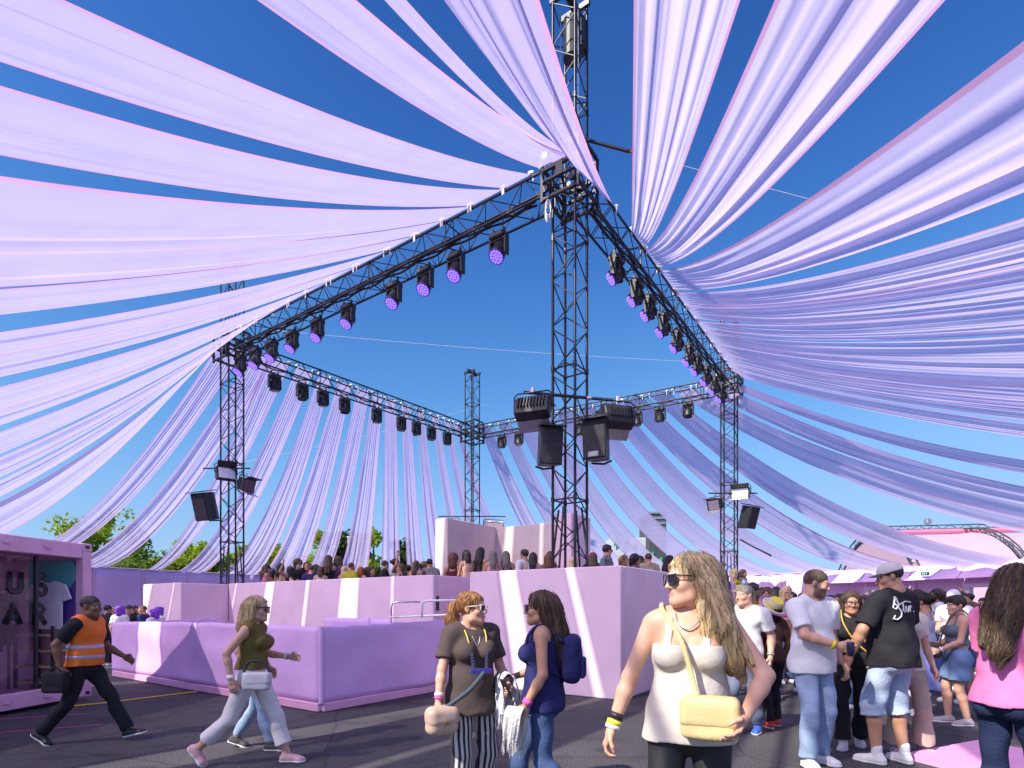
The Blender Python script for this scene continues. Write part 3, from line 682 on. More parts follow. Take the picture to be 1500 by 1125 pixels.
    for q in (A0, A1):
        o = part('tie', TIE, M['white'], t); o.location = q - A0; o.rotation_euler = (0, 0, rng.rand() * 3)
cnt = {}
for i, (b0, t0, b1, t1, th0, th1, sag) in enumerate(STRIPS):
    b = b1 if i == 2 else b0
    k = cnt.get(b, 0); cnt[b] = k + 1
    ref = {'FL': 'nearest', 'FR': 'nearest', 'BL': 'left', 'BR': 'far'}[b]
    lab = '%s lilac drape with pink hems from the %s tower along the %s beam' % (ORD[k], ref, BN[b])
    if i == 0: lab = 'wide folded lilac drape fanning up from the top of the nearest tower'
    if i == 1: lab = 'very narrow purple drape running up beside the tower top drapes'
    if i == 2: lab = 'broad lilac drape with a purple pleat hiding the mast of the nearest tower'
    if b == 'FR': lab = ['', 'steep lilac drape hanging almost straight down right of the mast', 'wide lilac drape with strong purple folds up to the right', 'very broad pleated lilac drape reaching the upper right edge'][k] if 0 < k < 4 else '%s sheer lilac drape from the nearest tower along the right front beam' % ORD[k]
    drape(i, b0, t0, b1, t1, th0, th1, sag, lab, 'drapes of the canopy', b == 'BR')

# ------------------------------------------------------------------ shop container at the left
Kc = Vector((-6.78, 9.0, 0)); KE = Vector((-.115, -.993, 0)); KW = Vector((-.993, .115, 0)); KL, KD = 6.06, 2.44; KZ0, KZ1 = .06, 2.5
rk = Matrix.Rotation(math.atan2(KE.y, KE.x), 3, 'Z')
ct = thing('shipping_container', 'pink shipping container shop with an open glazed side at the left edge', 'container', Kc)
def kp(e, w, z): return Kc + KE * e + KW * w + Vector((0, 0, z))
def kbox(nm, e0, e1, w0, w1, z0, z1, m, bev=.01, par=None):
    c = kp((e0 + e1) / 2, (w0 + w1) / 2, (z0 + z1) / 2); return part(nm, MB().box(c, (e1 - e0, w1 - w0, z1 - z0), rk, bev), m, par or ct, True)
for w0 in (0, KD - .14):
    for e0 in (0, KL - .16): kbox('corner_post', e0, e0 + .16, w0, w0 + .14, KZ0 + .12, KZ1 - .12, M['contpink'])
kbox('top_rail', .16, KL - .16, .01, .13, KZ1 - .24, KZ1 - .01, M['contpink']); kbox('bottom_rail', .16, KL - .16, .01, .13, KZ0, KZ0 + .22, M['contpink'])
kbox('floor_panel', .02, KL - .02, .133, KD - .02, KZ0 + .05, KZ0 + .17, M['contpink']); kbox('roof_panel', .02, KL - .02, .133, KD - .02, KZ1 - .09, KZ1 - .04, M['contpink'])
kbox('back_wall', .16, KL - .16, KD - .1, KD - .02, KZ0 + .171, KZ1 - .092, M['contpink']); kbox('end_wall', .02, .10, .142, KD - .15, KZ0 + .171, KZ1 - .092, M['contpink']); 
for e0 in (0, KL - .18):
    for z0 in (KZ0 - .0, KZ1 - .118):
        cst = kbox('corner_casting', e0 - .003, e0 + .175, -.004, .16, z0, z0 + .118, M['contpink'], .012)
        hh = MB().box(kp(e0 + .086, -.006, z0 + .06), (.075, .006, .05), rk); hh.box(kp(e0 - .0065, .08, z0 + .06), (.006, .06, .05), rk); part('slot', hh, M['black'], cst, True)
for z in (KZ1 - .13, KZ0 + .1):
    for e in (.75, 1.35, 2.2, 3.0):
        lg = MB().box(kp(e, -.004, z), (.11, .028, .022), rk, .006); lg.box(kp(e - .04, -.012, z + .016), (.016, .03, .03), rk, .004); lg.box(kp(e + .04, -.012, z + .016), (.016, .03, .03), rk, .004); part('lashing_lug', lg, M['contpink'], ct, True)
# graffiti back board inside
gm = bpy.data.materials.new('spray_painted_board'); gm.use_nodes = True; nt = gm.node_tree; b = nt.nodes['Principled BSDF']; tc = nt.nodes.new('ShaderNodeTexCoord'); vo = nt.nodes.new('ShaderNodeTexVoronoi'); vo.inputs['Scale'].default_value = 1.3
ns = nt.nodes.new('ShaderNodeTexNoise'); ns.inputs['Scale'].default_value = 2; mxv = nt.nodes.new('ShaderNodeMix'); mxv.data_type = 'RGBA'; mxv.inputs[0].default_value = .3
nt.links.new(tc.outputs['Object'], ns.inputs['Vector']); nt.links.new(tc.outputs['Object'], mxv.inputs['A']); nt.links.new(ns.outputs['Color'], mxv.inputs['B']); nt.links.new(mxv.outputs['Result'], vo.inputs['Vector'])
rp_ = nt.nodes.new('ShaderNodeValToRGB'); rp_.color_ramp.interpolation = 'CONSTANT'
for pos, c in ((0, (.10, .05, .30)), (.3, (.5, .2, .45)), (.45, (.10, .45, .45)), (.62, (.6, .5, .65)), (.8, (.16, .07, .35))):
    el = rp_.color_ramp.elements.new(pos); el.color = (*c, 1)
sp = nt.nodes.new('ShaderNodeSeparateColor'); nt.links.new(vo.outputs['Color'], sp.inputs[0]); nt.links.new(sp.outputs[0], rp_.inputs[0]); nt.links.new(rp_.outputs[0], b.inputs['Base Color'])
gb = thing('mural_board', 'board spray painted in purple and teal standing inside the container', 'board', kp(.14, .85, 1.2)); part('board', MB().box(kp(.15, .90, 1.72), (.04, 1.5, 1.0), rk, .005), gm, gb, True)
# glazing with black block lettering
gl = bpy.data.materials.new('clear_acrylic'); gl.use_nodes = True; nt = gl.node_tree; nt.nodes.clear(); o_ = nt.nodes.new('ShaderNodeOutputMaterial'); g_ = nt.nodes.new('ShaderNodeBsdfGlossy'); t_ = nt.nodes.new('ShaderNodeBsdfTransparent'); x_ = nt.nodes.new('ShaderNodeMixShader'); lw_ = nt.nodes.new('ShaderNodeLayerWeight'); lw_.inputs[0].default_value = .25
t_.inputs[0].default_value = (.94, .93, .97, 1); g_.inputs[1].default_value = .02; nt.links.new(lw_.outputs['Fresnel'], x_.inputs[0]); nt.links.new(t_.outputs[0], x_.inputs[1]); nt.links.new(g_.outputs[0], x_.inputs[2]); nt.links.new(x_.outputs[0], o_.inputs[0])
for e0 in (.72, 2.35): part('glass_pane', MB().box(kp(e0 + .8, .30, 1.26), (1.58, .012, 2.0), rk), gl, ct, True)
part('glass_pane', MB().box(kp(KL - .05, KD / 2, 1.25), (.012, KD - .3, 2.1), rk), gl, ct, True)  # unseen glazed end, added to let skylight into the dark interior
for e0 in (.66, 1.9, 3.2): kbox('glazing_post', e0, e0 + .05, .24, .3, KZ0 + .171, KZ1 - .24 , M['black'])
def stroke_letter(segs, e, z, s, th):
    mb = MB()
    for seg in segs: mb.tube([kp(e - x * s, 0, z + y * s) for x, y in seg], th, 8)
    mb.v = [tuple(Vector(p) - KW * ((Vector(p) - Kc).dot(KW) * .93) + KW * .285) for p in mb.v]
    return mb.mesh('letter', True)
arc = lambda cx, cy, r, a0, a1, n=9: [(cx + r * math.cos(R_(a0 + (a1 - a0) * i / (n - 1))), cy + r * math.sin(R_(a0 + (a1 - a0) * i / (n - 1)))) for i in range(n)]
GS = arc(.5, .72, .25, 30, 270) + arc(.5, .24, .25, 90, -150)
GU = [(.2, 1), (.2, .35)] + arc(.48, .3, .28, 180, 360) + [(.76, 1)]
GR = [[(.2, 0), (.2, 1)], [(.2, 1), (.55, .97), (.72, .78), (.55, .58), (.2, .55)], [(.45, .55), (.8, 0)]]
GA = [[(.1, 0), (.45, 1), (.8, 0)], [(.22, .35), (.68, .35)]]
M['vinyl'] = mat('black_vinyl', (.012, .01, .016), .4)
for segs, e, z in (([GU], 1.12, 1.70), ([GS], .74, 1.68), (GA, 1.14, 1.24), (GR, .76, 1.22)):
    part('letter', stroke_letter(segs, e, z, .30, .040), M['vinyl'], ct, True)
# clothes rail and garments
rl = thing('clothes_rail', 'black clothes rail inside the pink container', 'clothes rail', kp(.6, 1.4, KZ0 + .17))
part('rail', MB().tube([kp(.6, .82, 1.75), kp(.6, 2.2, 1.75)], .016, 8), M['black'], rl, True)
for e in (.83, 2.19): part('upright', MB().tube([kp(.6, e, KZ0 + .175), kp(.6, e, 1.75)], .016, 8), M['black'], rl, True)
gcol = [(.03, .03, .04), (.05, .04, .08), (.03, .03, .035), (.1, .06, .16), (.04, .03, .05), (.6, .55, .65), (.03, .03, .05), (.05, .04, .07)]
for k in range(8):
    e = .92 + k * .155; z = 1.70; L_ = .72 + .1 * (k % 3)
    g = thing('hanging_garment', '%s hanging garment, %s from the right on the rail in the container' % ('white' if k == 5 else 'dark', ORD[k]), 'garment', kp(.6, e, z), 0, 'garments on the rail')
    mb = MB(); prof = [(0, .06, .02), (-.06, .2, .03), (-.14, .24, .035), (-.4, .22, .05), (-L_, .26, .06)]
    v = []
    for (dz, hw, ht) in prof:
        for j in range(12):
            a = j * math.pi / 6; v.append(kp(.6 + hw * math.cos(a), e + ht * math.sin(a) + .02 * math.sin(dz * 9 + k), z + dz))
    f = [(l * 12 + j, l * 12 + (j + 1) % 12, l * 12 + 12 + (j + 1) % 12, l * 12 + 12 + j) for l in range(4) for j in range(12)]
    part('cloth', mb.add(v, f).mesh('cloth', True), mat('garment_fabric', gcol[k], .8, 0, .2, 8), g, True)
    part('hanger_hook', MB().tube([kp(.6, e, z - .01), kp(.6, e, z + .08)], .006, 5), M['steel'], g, True)
tw = thing('white_t_shirt', 'white t shirt with a printed front pinned up inside the container', 'shirt', kp(.24, .52, 1.5))
sh = [(-.3, .28), (-.12, .34), (-.06, .31), (.06, .31), (.12, .34), (.3, .28), (.4, .06), (.28, .02), (.24, .1), (.24, -.42), (-.24, -.42), (-.24, .1), (-.28, .02), (-.4, .06)]
mtk = Matrix.Translation(kp(.25, .52, 1.56)) @ Matrix.Rotation(math.atan2(KW.y, KW.x), 4, 'Z') @ Matrix.Rotation(R_(90), 4, 'X')
part('cloth', MB().prism(sh, -.015, .015, mtk), mat('white_cotton', (.75, .72, .8), .85, 0, .06, 5, .3, 12), tw, True)
su = thing('shelf_unit', 'pine shelf unit with black posts inside the pink container', 'shelf', kp(.9, .9, KZ0 + .17))
for e in (.15, .52):
    for w in (.16, .80): part('post', MB().box(kp(e, w, .72), (.035, .035, .96), rk), M['black'], su, True)
for k in range(4): part('shelf', MB().box(kp(.335, .48, .33 + .24 * k), (.40, .66, .025), rk, .003), M['wood'], su, True)
bt = tag(part('bottle', MB().lathe([(.025, 0), (.033, .004), (.034, .11), (.03, .14), (.014, .17), (.013, .2), (.016, .2), (.016, .215), (.001, .216)], 14, Matrix.Translation((-6.55, 8.15, 0.001))).mesh('bottle', True), mat('blue_plastic', (.12, .3, .55), .1)), 'small blue plastic bottle standing beside the container', 'bottle')
# lines on the ground
def ground_strip(name, label, pts, w, h, m, cat):
    mb = MB()
    for a, b in zip(pts[:-1], pts[1:]): seg_box(mb, a, b, .004, h, w)
    return tag(part(name, mb, m), label, cat)
def gp(px, y): d = 817 * 1.5 / (y - 888); return Vector(((px - 750) / 817 * d, d, 0))
ground_strip('cable_cover', 'yellow edged cable cover running from the container to the enclosure', [gp(90, 1037), gp(160, 1030), gp(288, 1014)], .05, .02, M['yellow'], 'cable cover')
ground_strip('tape_line', 'hot pink tape line nearer the container', [gp(-30, 1056), gp(126, 1046)], .025, .008, M['neonpink'], 'tape')
ground_strip('tape_line', 'hot pink tape line farther out from the container', [gp(-30, 1076), gp(150, 1062)], .025, .008, M['neonpink'], 'tape')
pr = thing('pink_ramp', 'low pink platform sheet lying on the asphalt at the bottom right', 'platform', gp(1400, 1110))
a, b = gp(1325, 1112), gp(1432, 1092); rmb = MB(); rmb.prism([(a.x, a.y), (a.x + .55, a.y - 1.6), (b.x + .75, b.y - 1.6), (b.x, b.y)], .004, .06); part('top', rmb, mat('ramp_pink', (.78, .35, .58), .6, 0, .06, 2), pr, True)

# ------------------------------------------------------------------ marquee and building beyond, trees
mq = thing('marquee', 'large white barrel vaulted marquee with dark lattice ribs beyond the right wall', 'tent', (30, 33, 0))
ax0, ax1 = Vector((22.6, 35.0, 0)), Vector((48, 30.0, 0)); axd = (ax1 - ax0).normalized(); axn = Vector((axd.y, -axd.x, 0)); rad = 6.3; VS = .92
def vault(e, a, r=rad): p = ax0 + axd * e; return (p.x + axn.x * r * math.cos(a), p.y + axn.y * r * math.cos(a), r * VS * math.sin(a) + .15)
Ltot = (ax1 - ax0).length
bays = [(i * Ltot / 5, (i + 1) * Ltot / 5) for i in range(5)]
for (e0, e1) in bays:
    V = []; n = 28; ks = 8
    for k in range(ks + 1):
        for i in range(n + 1):
            e = e0 + .05 + (e1 - e0 - .1) * k / ks; V.append(vault(e, math.pi * i / n, rad - .12 * math.sin(math.pi * k / ks) + .012 * math.sin(i * 2.3 + k * 1.9)))
    f = [(k * (n + 1) + i, k * (n + 1) + i + 1, (k + 1) * (n + 1) + i + 1, (k + 1) * (n + 1) + i) for k in range(ks) for i in range(n)]
    part('membrane', MB().add(V, f).mesh('membrane', True), M['tent'], mq, True)
for e in (.06, Ltot - .06):
    V = [vault(e, math.pi * i / 28, rad - .03) for i in range(29)]; V2 = [tuple(Vector(p) + axd * .03) for p in V]
    part('gable_panel', MB().add(V + V2, [tuple(range(29)), tuple(range(57, 28, -1))] + [(i, (i + 1) % 29, 29 + (i + 1) % 29, 29 + i) for i in range(29)]), M['tent'], mq, True)
for i in range(6):
    e = i * Ltot / 5; rib = MB(); n = 22
    for r, o in ((rad + .28, -.16), (rad + .28, .16), (rad - .05, 0)):
        rib.tube([vault(e + o, math.pi * j / n, r) for j in range(n + 1)], .045, 6)
    for j in range(n * 2):
        a0, a1 = math.pi * j / (2 * n), math.pi * (j + 1) / (2 * n)
        for o in (-.16, .16): rib.tube([vault(e + (o if j % 2 else 0), a0, rad + .28 if j % 2 else rad - .05), vault(e + (0 if j % 2 else o), a1, rad - .05 if j % 2 else rad + .28)], .02, 5)
    part('lattice_rib', rib, M['dkgrey'], mq, True)
rd = MB(); rd.tube([vault(0, math.pi * .5, rad + .32), vault(Ltot, math.pi * .5, rad + .32)], .05, 6); rd.tube([vault(0, math.pi * .5, rad + .58), vault(Ltot, math.pi * .5, rad + .58)], .04, 6)
for k in range(60): rd.tube([vault(k * Ltot / 60, math.pi * .5, rad + (.32 if k % 2 else .58)), vault((k + 1) * Ltot / 60, math.pi * .5, rad + (.58 if k % 2 else .32))], .022, 5)
part('ridge_truss', rd, M['dkgrey'], mq, True)
part('ridge_band', MB().tube([vault(0, math.pi * .5, rad + .16), vault(Ltot, math.pi * .5, rad + .16)], .16, 8), mat('ridge_pink', (.75, .2, .34), .6), mq, True)
for k in range(6):
    p = Vector(vault(Ltot * (.12 + .13 * k), math.pi * .5, rad + .85)); part('ridge_lamp', MB().box(p, (.34, .3, .34), Matrix.Rotation(R_(30 * k), 3, 'Z'), .05), M['steel'], mq, True)
bd = thing('building', 'dark slab building with green chevron panels seen through the sheer drapes', 'building', (13.5, 57, 0))
part('wall', MB().box((14.35, 57, 5.3), (1.75, 4, 10.6), None, .02), M['dkgrey'], bd, True); part('wall', MB().box((11.7, 58, 4.2), (3.5, 4, 8.4), None, .02), mat('pale_clad', (.5, .55, .6), .6, 0, .1, 1), bd, True)
part('roof', MB().box((14.35, 57, 10.7), (1.9, 4.2, .2), None, .02), M['steel'], bd, True)
for r in range(5):
    part('louvre_row', MB().box((14.35, 54.97, 10.2 - r * .5), (1.6, .06, .22), None, .01), M['steel'], bd, True)
for k in range(7):
    for q in (0, 1):
        mb = MB(); x0 = 10.2 + k * .8; z0 = 8.2 - k * .55; mb.prism([(0, 0), (.55, .42), (.55, .9), (0, .48)], 0, .05, Matrix.Translation((x0, 55.8 if x0 < 13.0 else 54.9, z0 - q * .75)) @ Matrix.Rotation(R_(90), 4, 'X')); part('chevron_panel', mb, M['green'] if q == 0 else mat('green_dark', (.02, .25, .2), .5), bd, True)

def leaf_mat(name, c):
    m = mat(name, c, .55, 0, .35, 1.6, spec=.3); nt = m.node_tree; b = nt.nodes['Principled BSDF']; out = nt.nodes['Material Output']
    t = nt.nodes.new('ShaderNodeBsdfTranslucent'); t.inputs[0].default_value = (c[0] * 1.6, c[1] * 1.7, c[2] * .8, 1); x = nt.nodes.new('ShaderNodeMixShader'); x.inputs[0].default_value = .45
    nt.links.new(b.outputs[0], x.inputs[1]); nt.links.new(t.outputs[0], x.inputs[2]); nt.links.new(x.outputs[0], out.inputs[0]); return m
LEAF = [leaf_mat('fresh_leaf', (.26, .33, .035)), leaf_mat('mid_leaf', (.12, .19, .03)), leaf_mat('dark_needle', (.04, .08, .032))]
def tree(label, x, y, h, w, lm, seed, conifer=False):
    rng = np.random.RandomState(seed); t = thing('tree', label, 'tree', (x, y, 0), 0, 'trees beyond the wall')
    tr = MB(); lean = rng.uniform(-.3, .3, 2); tr.tube([(0, 0, 0), (lean[0] * .4, lean[1] * .4, h * .35), (lean[0], lean[1], h * .85)], [.22, .16, .04], 8)
    tips = []
    for k in range(11):
        a = rng.rand() * 6.28; z0 = h * rng.uniform(.22, .7); r = w * .5 * rng.uniform(.5, .95) * (1 - (z0 / h - .4) ** 2 if not conifer else 1 - z0 / h); z1 = z0 + h * rng.uniform(.08, .22)
        p0 = Vector((lean[0] * z0 / h, lean[1] * z0 / h, z0)); p1 = Vector((r * math.cos(a), r * math.sin(a), min(z1, h * .93))); tr.tube([p0, p0.lerp(p1, .5) + Vector((0, 0, .1)), p1], [.09, .06, .02], 6); tips.append(np.array(p1))
    tips.append(np.array((lean[0], lean[1], h * .9)))
    part('trunk', tr.mesh('trunk', True), M['bark'], t)
    n = 5200; cl = []
    for c in tips:
        for _ in range(6): cl.append((c + rng.normal(0, w * .12, 3), w * rng.uniform(.10, .19)))
    V = np.zeros((n * 4, 3)); 
    for i in range(n):
        c, r = cl[rng.randint(len(cl))]; d = rng.normal(0, 1, 3); d /= np.linalg.norm(d); p = c + d * r * rng.uniform(.5, 1.05) ** .5
        p[2] = max(p[2], h * .2); a = rng.normal(0, 1, 3); a /= np.linalg.norm(a); b_ = np.cross(a, d); b_ /= np.linalg.norm(b_) + 1e-6; s = .17 * rng.uniform(.6, 1.2)
        V[i * 4:i * 4 + 4] = [p - a * s, p - b_ * s * .55, p + a * s, p + b_ * s * .55]
    part('crown', np_mesh('crown', V, np.arange(n * 4).reshape(n, 4), False), LEAF[lm], t)
TREES = [(158, 764, 38, 4.8, 0, 'round light green tree just right of the container roof'), (212, 790, 36, 4.2, 1, 'darker green tree behind the second rear drape'), (262, 800, 37, 4, 0, 'light green tree low behind the left drapes'), (312, 812, 38, 3.6, 0, 'small light green tree behind the left tower'), (392, 806, 40, 3.6, 0, 'light green tree behind the first heads on the left podium'), (462, 784, 40, 3.8, 0, 'light green tree between two rear drapes left of the conifer'), (506, 776, 42, 3.0, 2, 'dark conifer beside the white lamp post'), (550, 768, 41, 3.2, 0, 'tall yellowish green tree in a gap right of the lamp post'), (592, 792, 44, 3.0, 2, 'narrow dark conifer near the partition wall'), (10, 800, 38, 4.0, 0, 'light green tree hidden by the container')]
for i, (px, y, d, w, lm, lab) in enumerate(TREES):
    p = at(px, y, d); tree(lab, p.x, p.y, p.z, w, lm, 40 + i, lm == 2)
lp = thing('lamp_post', 'thin white lamp post standing among the trees behind the rear drapes', 'lamp post', (at(510, 888, 36).x, 36, 0)); part('pole', MB().tube([(0, 0, 0), (0, 0, 5.9)], [.06, .035], 8), M['white'], lp); part('lamp_head', MB().box((.2, 0, 5.95), (.55, .2, .08), None, .02), M['white'], lp)
dw = thing('driftwood_sculpture', 'bundle of bare pale branches standing left of the partition wall', 'sculpture', (at(626, 830, 14.5).x, 14.5, FLOOR))
rng = np.random.RandomState(3)
for k in range(9):
    a = rng.uniform(-1.1, 1.1); l = rng.uniform(.5, .95); part('branch', MB().tube([(0, 0, .75), (.25 * a, .05 * k - .2, 1.25), (.62 * a * l + .0, .06 * k - .25, 1.25 + .45 * l)], [.03, .022, .01], 6), M['wood'], dw)
part('stem', MB().tube([(0, 0, 0), (0, 0, .78)], .05, 8), M['wood'], dw)
# ------------------------------------------------------------------ people: signed distance bodies meshed with surface nets
def smin(a, b, k):
    h = np.maximum(k - np.abs(a - b), 0) / k; return np.minimum(a, b) - h * h * k * .25
def prim_d(p, X, Y, Z):
    if p[0] == 'c':
        a, b, ra, rb = p[1], p[2], p[3], p[4]
        ab = np.array(b, float) - np.array(a, float); l2 = float(ab @ ab) + 1e-9
        t = np.clip(((X - a[0]) * ab[0] + (Y - a[1]) * ab[1] + (Z - a[2]) * ab[2]) / l2, 0, 1)
        return np.sqrt((X - a[0] - t * ab[0]) ** 2 + (Y - a[1] - t * ab[1]) ** 2 + (Z - a[2] - t * ab[2]) ** 2) - (ra + t * (rb - ra))
    c, r = p[1], p[2]; x, y, z = X - c[0], Y - c[1], Z - c[2]
    if len(p) > 3 and p[3] is not None:
        m = p[3]; x, y, z = m[0][0] * x + m[1][0] * y + m[2][0] * z, m[0][1] * x + m[1][1] * y + m[2][1] * z, m[0][2] * x + m[1][2] * y + m[2][2] * z
    if p[0] == 'e':
        k0 = np.sqrt((x / r[0]) ** 2 + (y / r[1]) ** 2 + (z / r[2]) ** 2); k1 = np.sqrt((x / r[0] ** 2) ** 2 + (y / r[1] ** 2) ** 2 + (z / r[2] ** 2) ** 2)
        return k0 * (k0 - 1) / (k1 + 1e-6)
    rr = p[4]; qx, qy, qz = np.abs(x) - r[0] + rr, np.abs(y) - r[1] + rr, np.abs(z) - r[2] + rr       # rounded box
    return np.sqrt(np.maximum(qx, 0) ** 2 + np.maximum(qy, 0) ** 2 + np.maximum(qz, 0) ** 2) + np.minimum(np.maximum(qx, np.maximum(qy, qz)), 0) - rr
def bounds(p):
    if p[0] == 'c':
        a, b, r = np.array(p[1], float), np.array(p[2], float), max(p[3], p[4]); return np.minimum(a, b) - r, np.maximum(a, b) + r
    c = np.array(p[1], float); r = np.array(p[2], float)
    if len(p) > 3 and p[3] is not None: r = np.array([np.linalg.norm(r)] * 3)
    return c - r, c + r
class Field:
    """prims: list of (prim, k, clip) ; clip = list of (point, normal) keeping the side the normal points away from"""
    def __init__(s, prims, h, pad=.03, extra=0.0):
        los, his = zip(*[bounds(p[0]) for p in prims]); lo = np.min(los, 0) - pad - h * 2; hi = np.max(his, 0) + pad + h * 2
        s.ax = [np.arange(lo[i], hi[i] + h, h, dtype=np.float32) for i in range(3)]; s.h = h
        s.F = np.full([len(a) for a in s.ax], .5, np.float32)
        for p in prims: s.add(*p)
    def sub(s, p, m):
        lo, hi = bounds(p); sl = []
        for i in range(3):
            a = s.ax[i]; sl.append(slice(max(0, np.searchsorted(a, lo[i] - m) - 1), min(len(a), np.searchsorted(a, hi[i] + m) + 1)))
        return tuple(sl), s.ax[0][sl[0]][:, None, None], s.ax[1][sl[1]][None, :, None], s.ax[2][sl[2]][None, None, :]
    def add(s, p, k=.02, clip=None):
        sl, X, Y, Z = s.sub(p, max(k, .02) + 2 * s.h)
        if 0 in [q.stop - q.start for q in sl]: return
        d = prim_d(p, X, Y, Z)
        for pt, n in clip or (): d = np.maximum(d, (X - pt[0]) * n[0] + (Y - pt[1]) * n[1] + (Z - pt[2]) * n[2])
        s.F[sl] = smin(s.F[sl], d, max(k, 1e-4))
    def cut(s, p, k=.01):
        sl, X, Y, Z = s.sub(p, k + 2 * s.h); 
        if 0 in [q.stop - q.start for q in sl]: return
        d = -prim_d(p, X, Y, Z); s.F[sl] = -smin(-s.F[sl], -d, max(k, 1e-4))
    def plane(s, pt, n):
        X, Y, Z = s.ax[0][:, None, None], s.ax[1][None, :, None], s.ax[2][None, None, :]
        s.F = np.maximum(s.F, ((X - pt[0]) * n[0] + (Y - pt[1]) * n[1] + (Z - pt[2]) * n[2]).astype(np.float32))
    def warp(s, fn):
        X, Y, Z = s.ax[0][:, None, None], s.ax[1][None, :, None], s.ax[2][None, None, :]; s.F = s.F + fn(X, Y, Z).astype(np.float32)
    def mesh(s):
        F = s.F; nx, ny, nz = F.shape; ins = F < 0
        c = ins[:-1, :-1, :-1].astype(np.int8)
        tot = np.zeros((nx - 1, ny - 1, nz - 1), np.int8)
        for dx in (0, 1):
            for dy in (0, 1):
                for dz in (0, 1): tot += ins[dx:nx - 1 + dx, dy:ny - 1 + dy, dz:nz - 1 + dz]
        act = (tot > 0) & (tot < 8); I, J, K = np.nonzero(act); idx = np.full(act.shape, -1, np.int32); idx[I, J, K] = np.arange(len(I))
        cor = {(dx, dy, dz): F[I + dx, J + dy, K + dz] for dx in (0, 1) for dy in (0, 1) for dz in (0, 1)}
        S = np.zeros((len(I), 3), np.float32); n = np.zeros(len(I), np.float32)
        for a in range(3):
            for p in (0, 1):
                for q in (0, 1):
                    c0 = [0, 0, 0]; o = [i for i in range(3) if i != a]; c0[o[0]], c0[o[1]] = p, q; c1 = list(c0); c1[a] = 1
                    f0, f1 = cor[tuple(c0)], cor[tuple(c1)]; x = (f0 < 0) != (f1 < 0); t = np.where(x, f0 / np.where(x, f0 - f1, 1), 0)
                    S[:, a] += np.where(x, t, 0); S[:, o[0]] += np.where(x, p, 0); S[:, o[1]] += np.where(x, q, 0); n += x
        S /= n[:, None]; V = np.stack([s.ax[0][I], s.ax[1][J], s.ax[2][K]], 1) + S * s.h
        Qs = []
        for a in range(3):
            sl0 = [slice(None)] * 3; sl1 = [slice(None)] * 3; sl0[a] = slice(0, -1); sl1[a] = slice(1, None)
            x = ins[tuple(sl0)] != ins[tuple(sl1)]; i, j, k = np.nonzero(x); g = [i, j, k]; o = [q for q in range(3) if q != a]
            ok = (g[o[0]] > 0) & (g[o[1]] > 0) & (g[o[0]] < F.shape[o[0]] - 1) & (g[o[1]] < F.shape[o[1]] - 1); g = [q[ok] for q in g]
            def cell(d0, d1):
                h = [q.copy() for q in g]; h[o[0]] = h[o[0]] - d0; h[o[1]] = h[o[1]] - d1; return idx[h[0], h[1], h[2]]
            q = np.stack([cell(1, 1), cell(0, 1), cell(0, 0), cell(1, 0)], 1)
            f = ins[g[0], g[1], g[2]]
            if a == 1: f = ~f
            q[~f] = q[~f][:, ::-1]; Qs.append(q)
        Q = np.concatenate(Qs); Q = Q[(Q >= 0).all(1)]; return V, Q

def v3(*a): return np.array(a, float)
def unit(v): v = np.array(v, float); return v / (np.linalg.norm(v) + 1e-9)
def ik(a, c, l1, l2, pole):
    a, c = np.array(a, float), np.array(c, float); d = np.linalg.norm(c - a); dm = min(d, (l1 + l2) * .998); u = (c - a) / (d + 1e-9); c = a + u * dm
    x = (l1 * l1 - l2 * l2 + dm * dm) / (2 * dm); h = math.sqrt(max(l1 * l1 - x * x, 0)); p = np.array(pole, float); p = p - u * (p @ u); return a + u * x + unit(p) * h, c
def rotz(a): c, s = math.cos(a), math.sin(a); return np.array([[c, -s, 0], [s, c, 0], [0, 0, 1.]])
def rotx(a): c, s = math.cos(a), math.sin(a); return np.array([[1, 0, 0], [0, c, -s], [0, s, c]])
def roty(a): c, s = math.cos(a), math.sin(a); return np.array([[c, 0, s], [0, 1, 0], [-s, 0, c]])

# head, in head coordinates (facing +Y, skull centre at 0, metres for a 1.75 m person)
def head_field(h, fem, fat=0.0):
    P = [(('e', (0, -.008, .035), (.076 , .096, .086)), .02, None), (('e', (0, .03, -.035), (.060 + fat, .062, .075)), .03, None), (('c', (0, .068, -.085), (0, .072, -.092), .022 + fat * .5, .020 + fat * .5), .03, None),
         (('c', (.045, .02, -.075), (.012, .07, -.092), .020 + fat, .018), .03, None), (('c', (-.045, .02, -.075), (-.012, .07, -.092), .020 + fat, .018), .03, None),
         (('c', (-.034, .076, .028), (.034, .076, .028), .013, .013), .02, None), (('e', (.040, .062, -.022), (.026, .026, .024)), .02, None), (('e', (-.040, .062, -.022), (.026, .026, .024)), .02, None),
         (('c', (0, .090, .016), (0, .111, -.024), .0085, .0125), .012, None), (('c', (-.012, .095, -.027), (.012, .095, -.027), .0085, .0085), .01, None),
         (('e', (0, .083, -.055), (.026, .016, .014)), .012, None),
         (('e', (.078, -.008, .0), (.010, .020, .031), roty(.25)), .01, None), (('e', (-.078, -.008, .0), (.010, .020, .031), roty(-.25)), .01, None),
         (('c', (0, -.022, -.06), (0, -.040, -.185), .050 if fem else .060, .053 if fem else .066), .03, None)]
    f = Field(P, h, .02)
    for s in (-1, 1): f.cut(('e', (s * .032, .103, .010), (.017, .015, .012)), .012)
    f.cut(('c', (-.018, .102, -.0545), (.018, .102, -.0545), .0035, .0035), .004)
    for s in (-1, 1): f.add(('e', (s * .032, .080, .010), (.0125, .0125, .0125)), .002)
    for s in (-1, 1): f.add(('c', (s * .020, .094, .0205), (s * .044, .085, .0195), .0035, .003), .004)
    return f
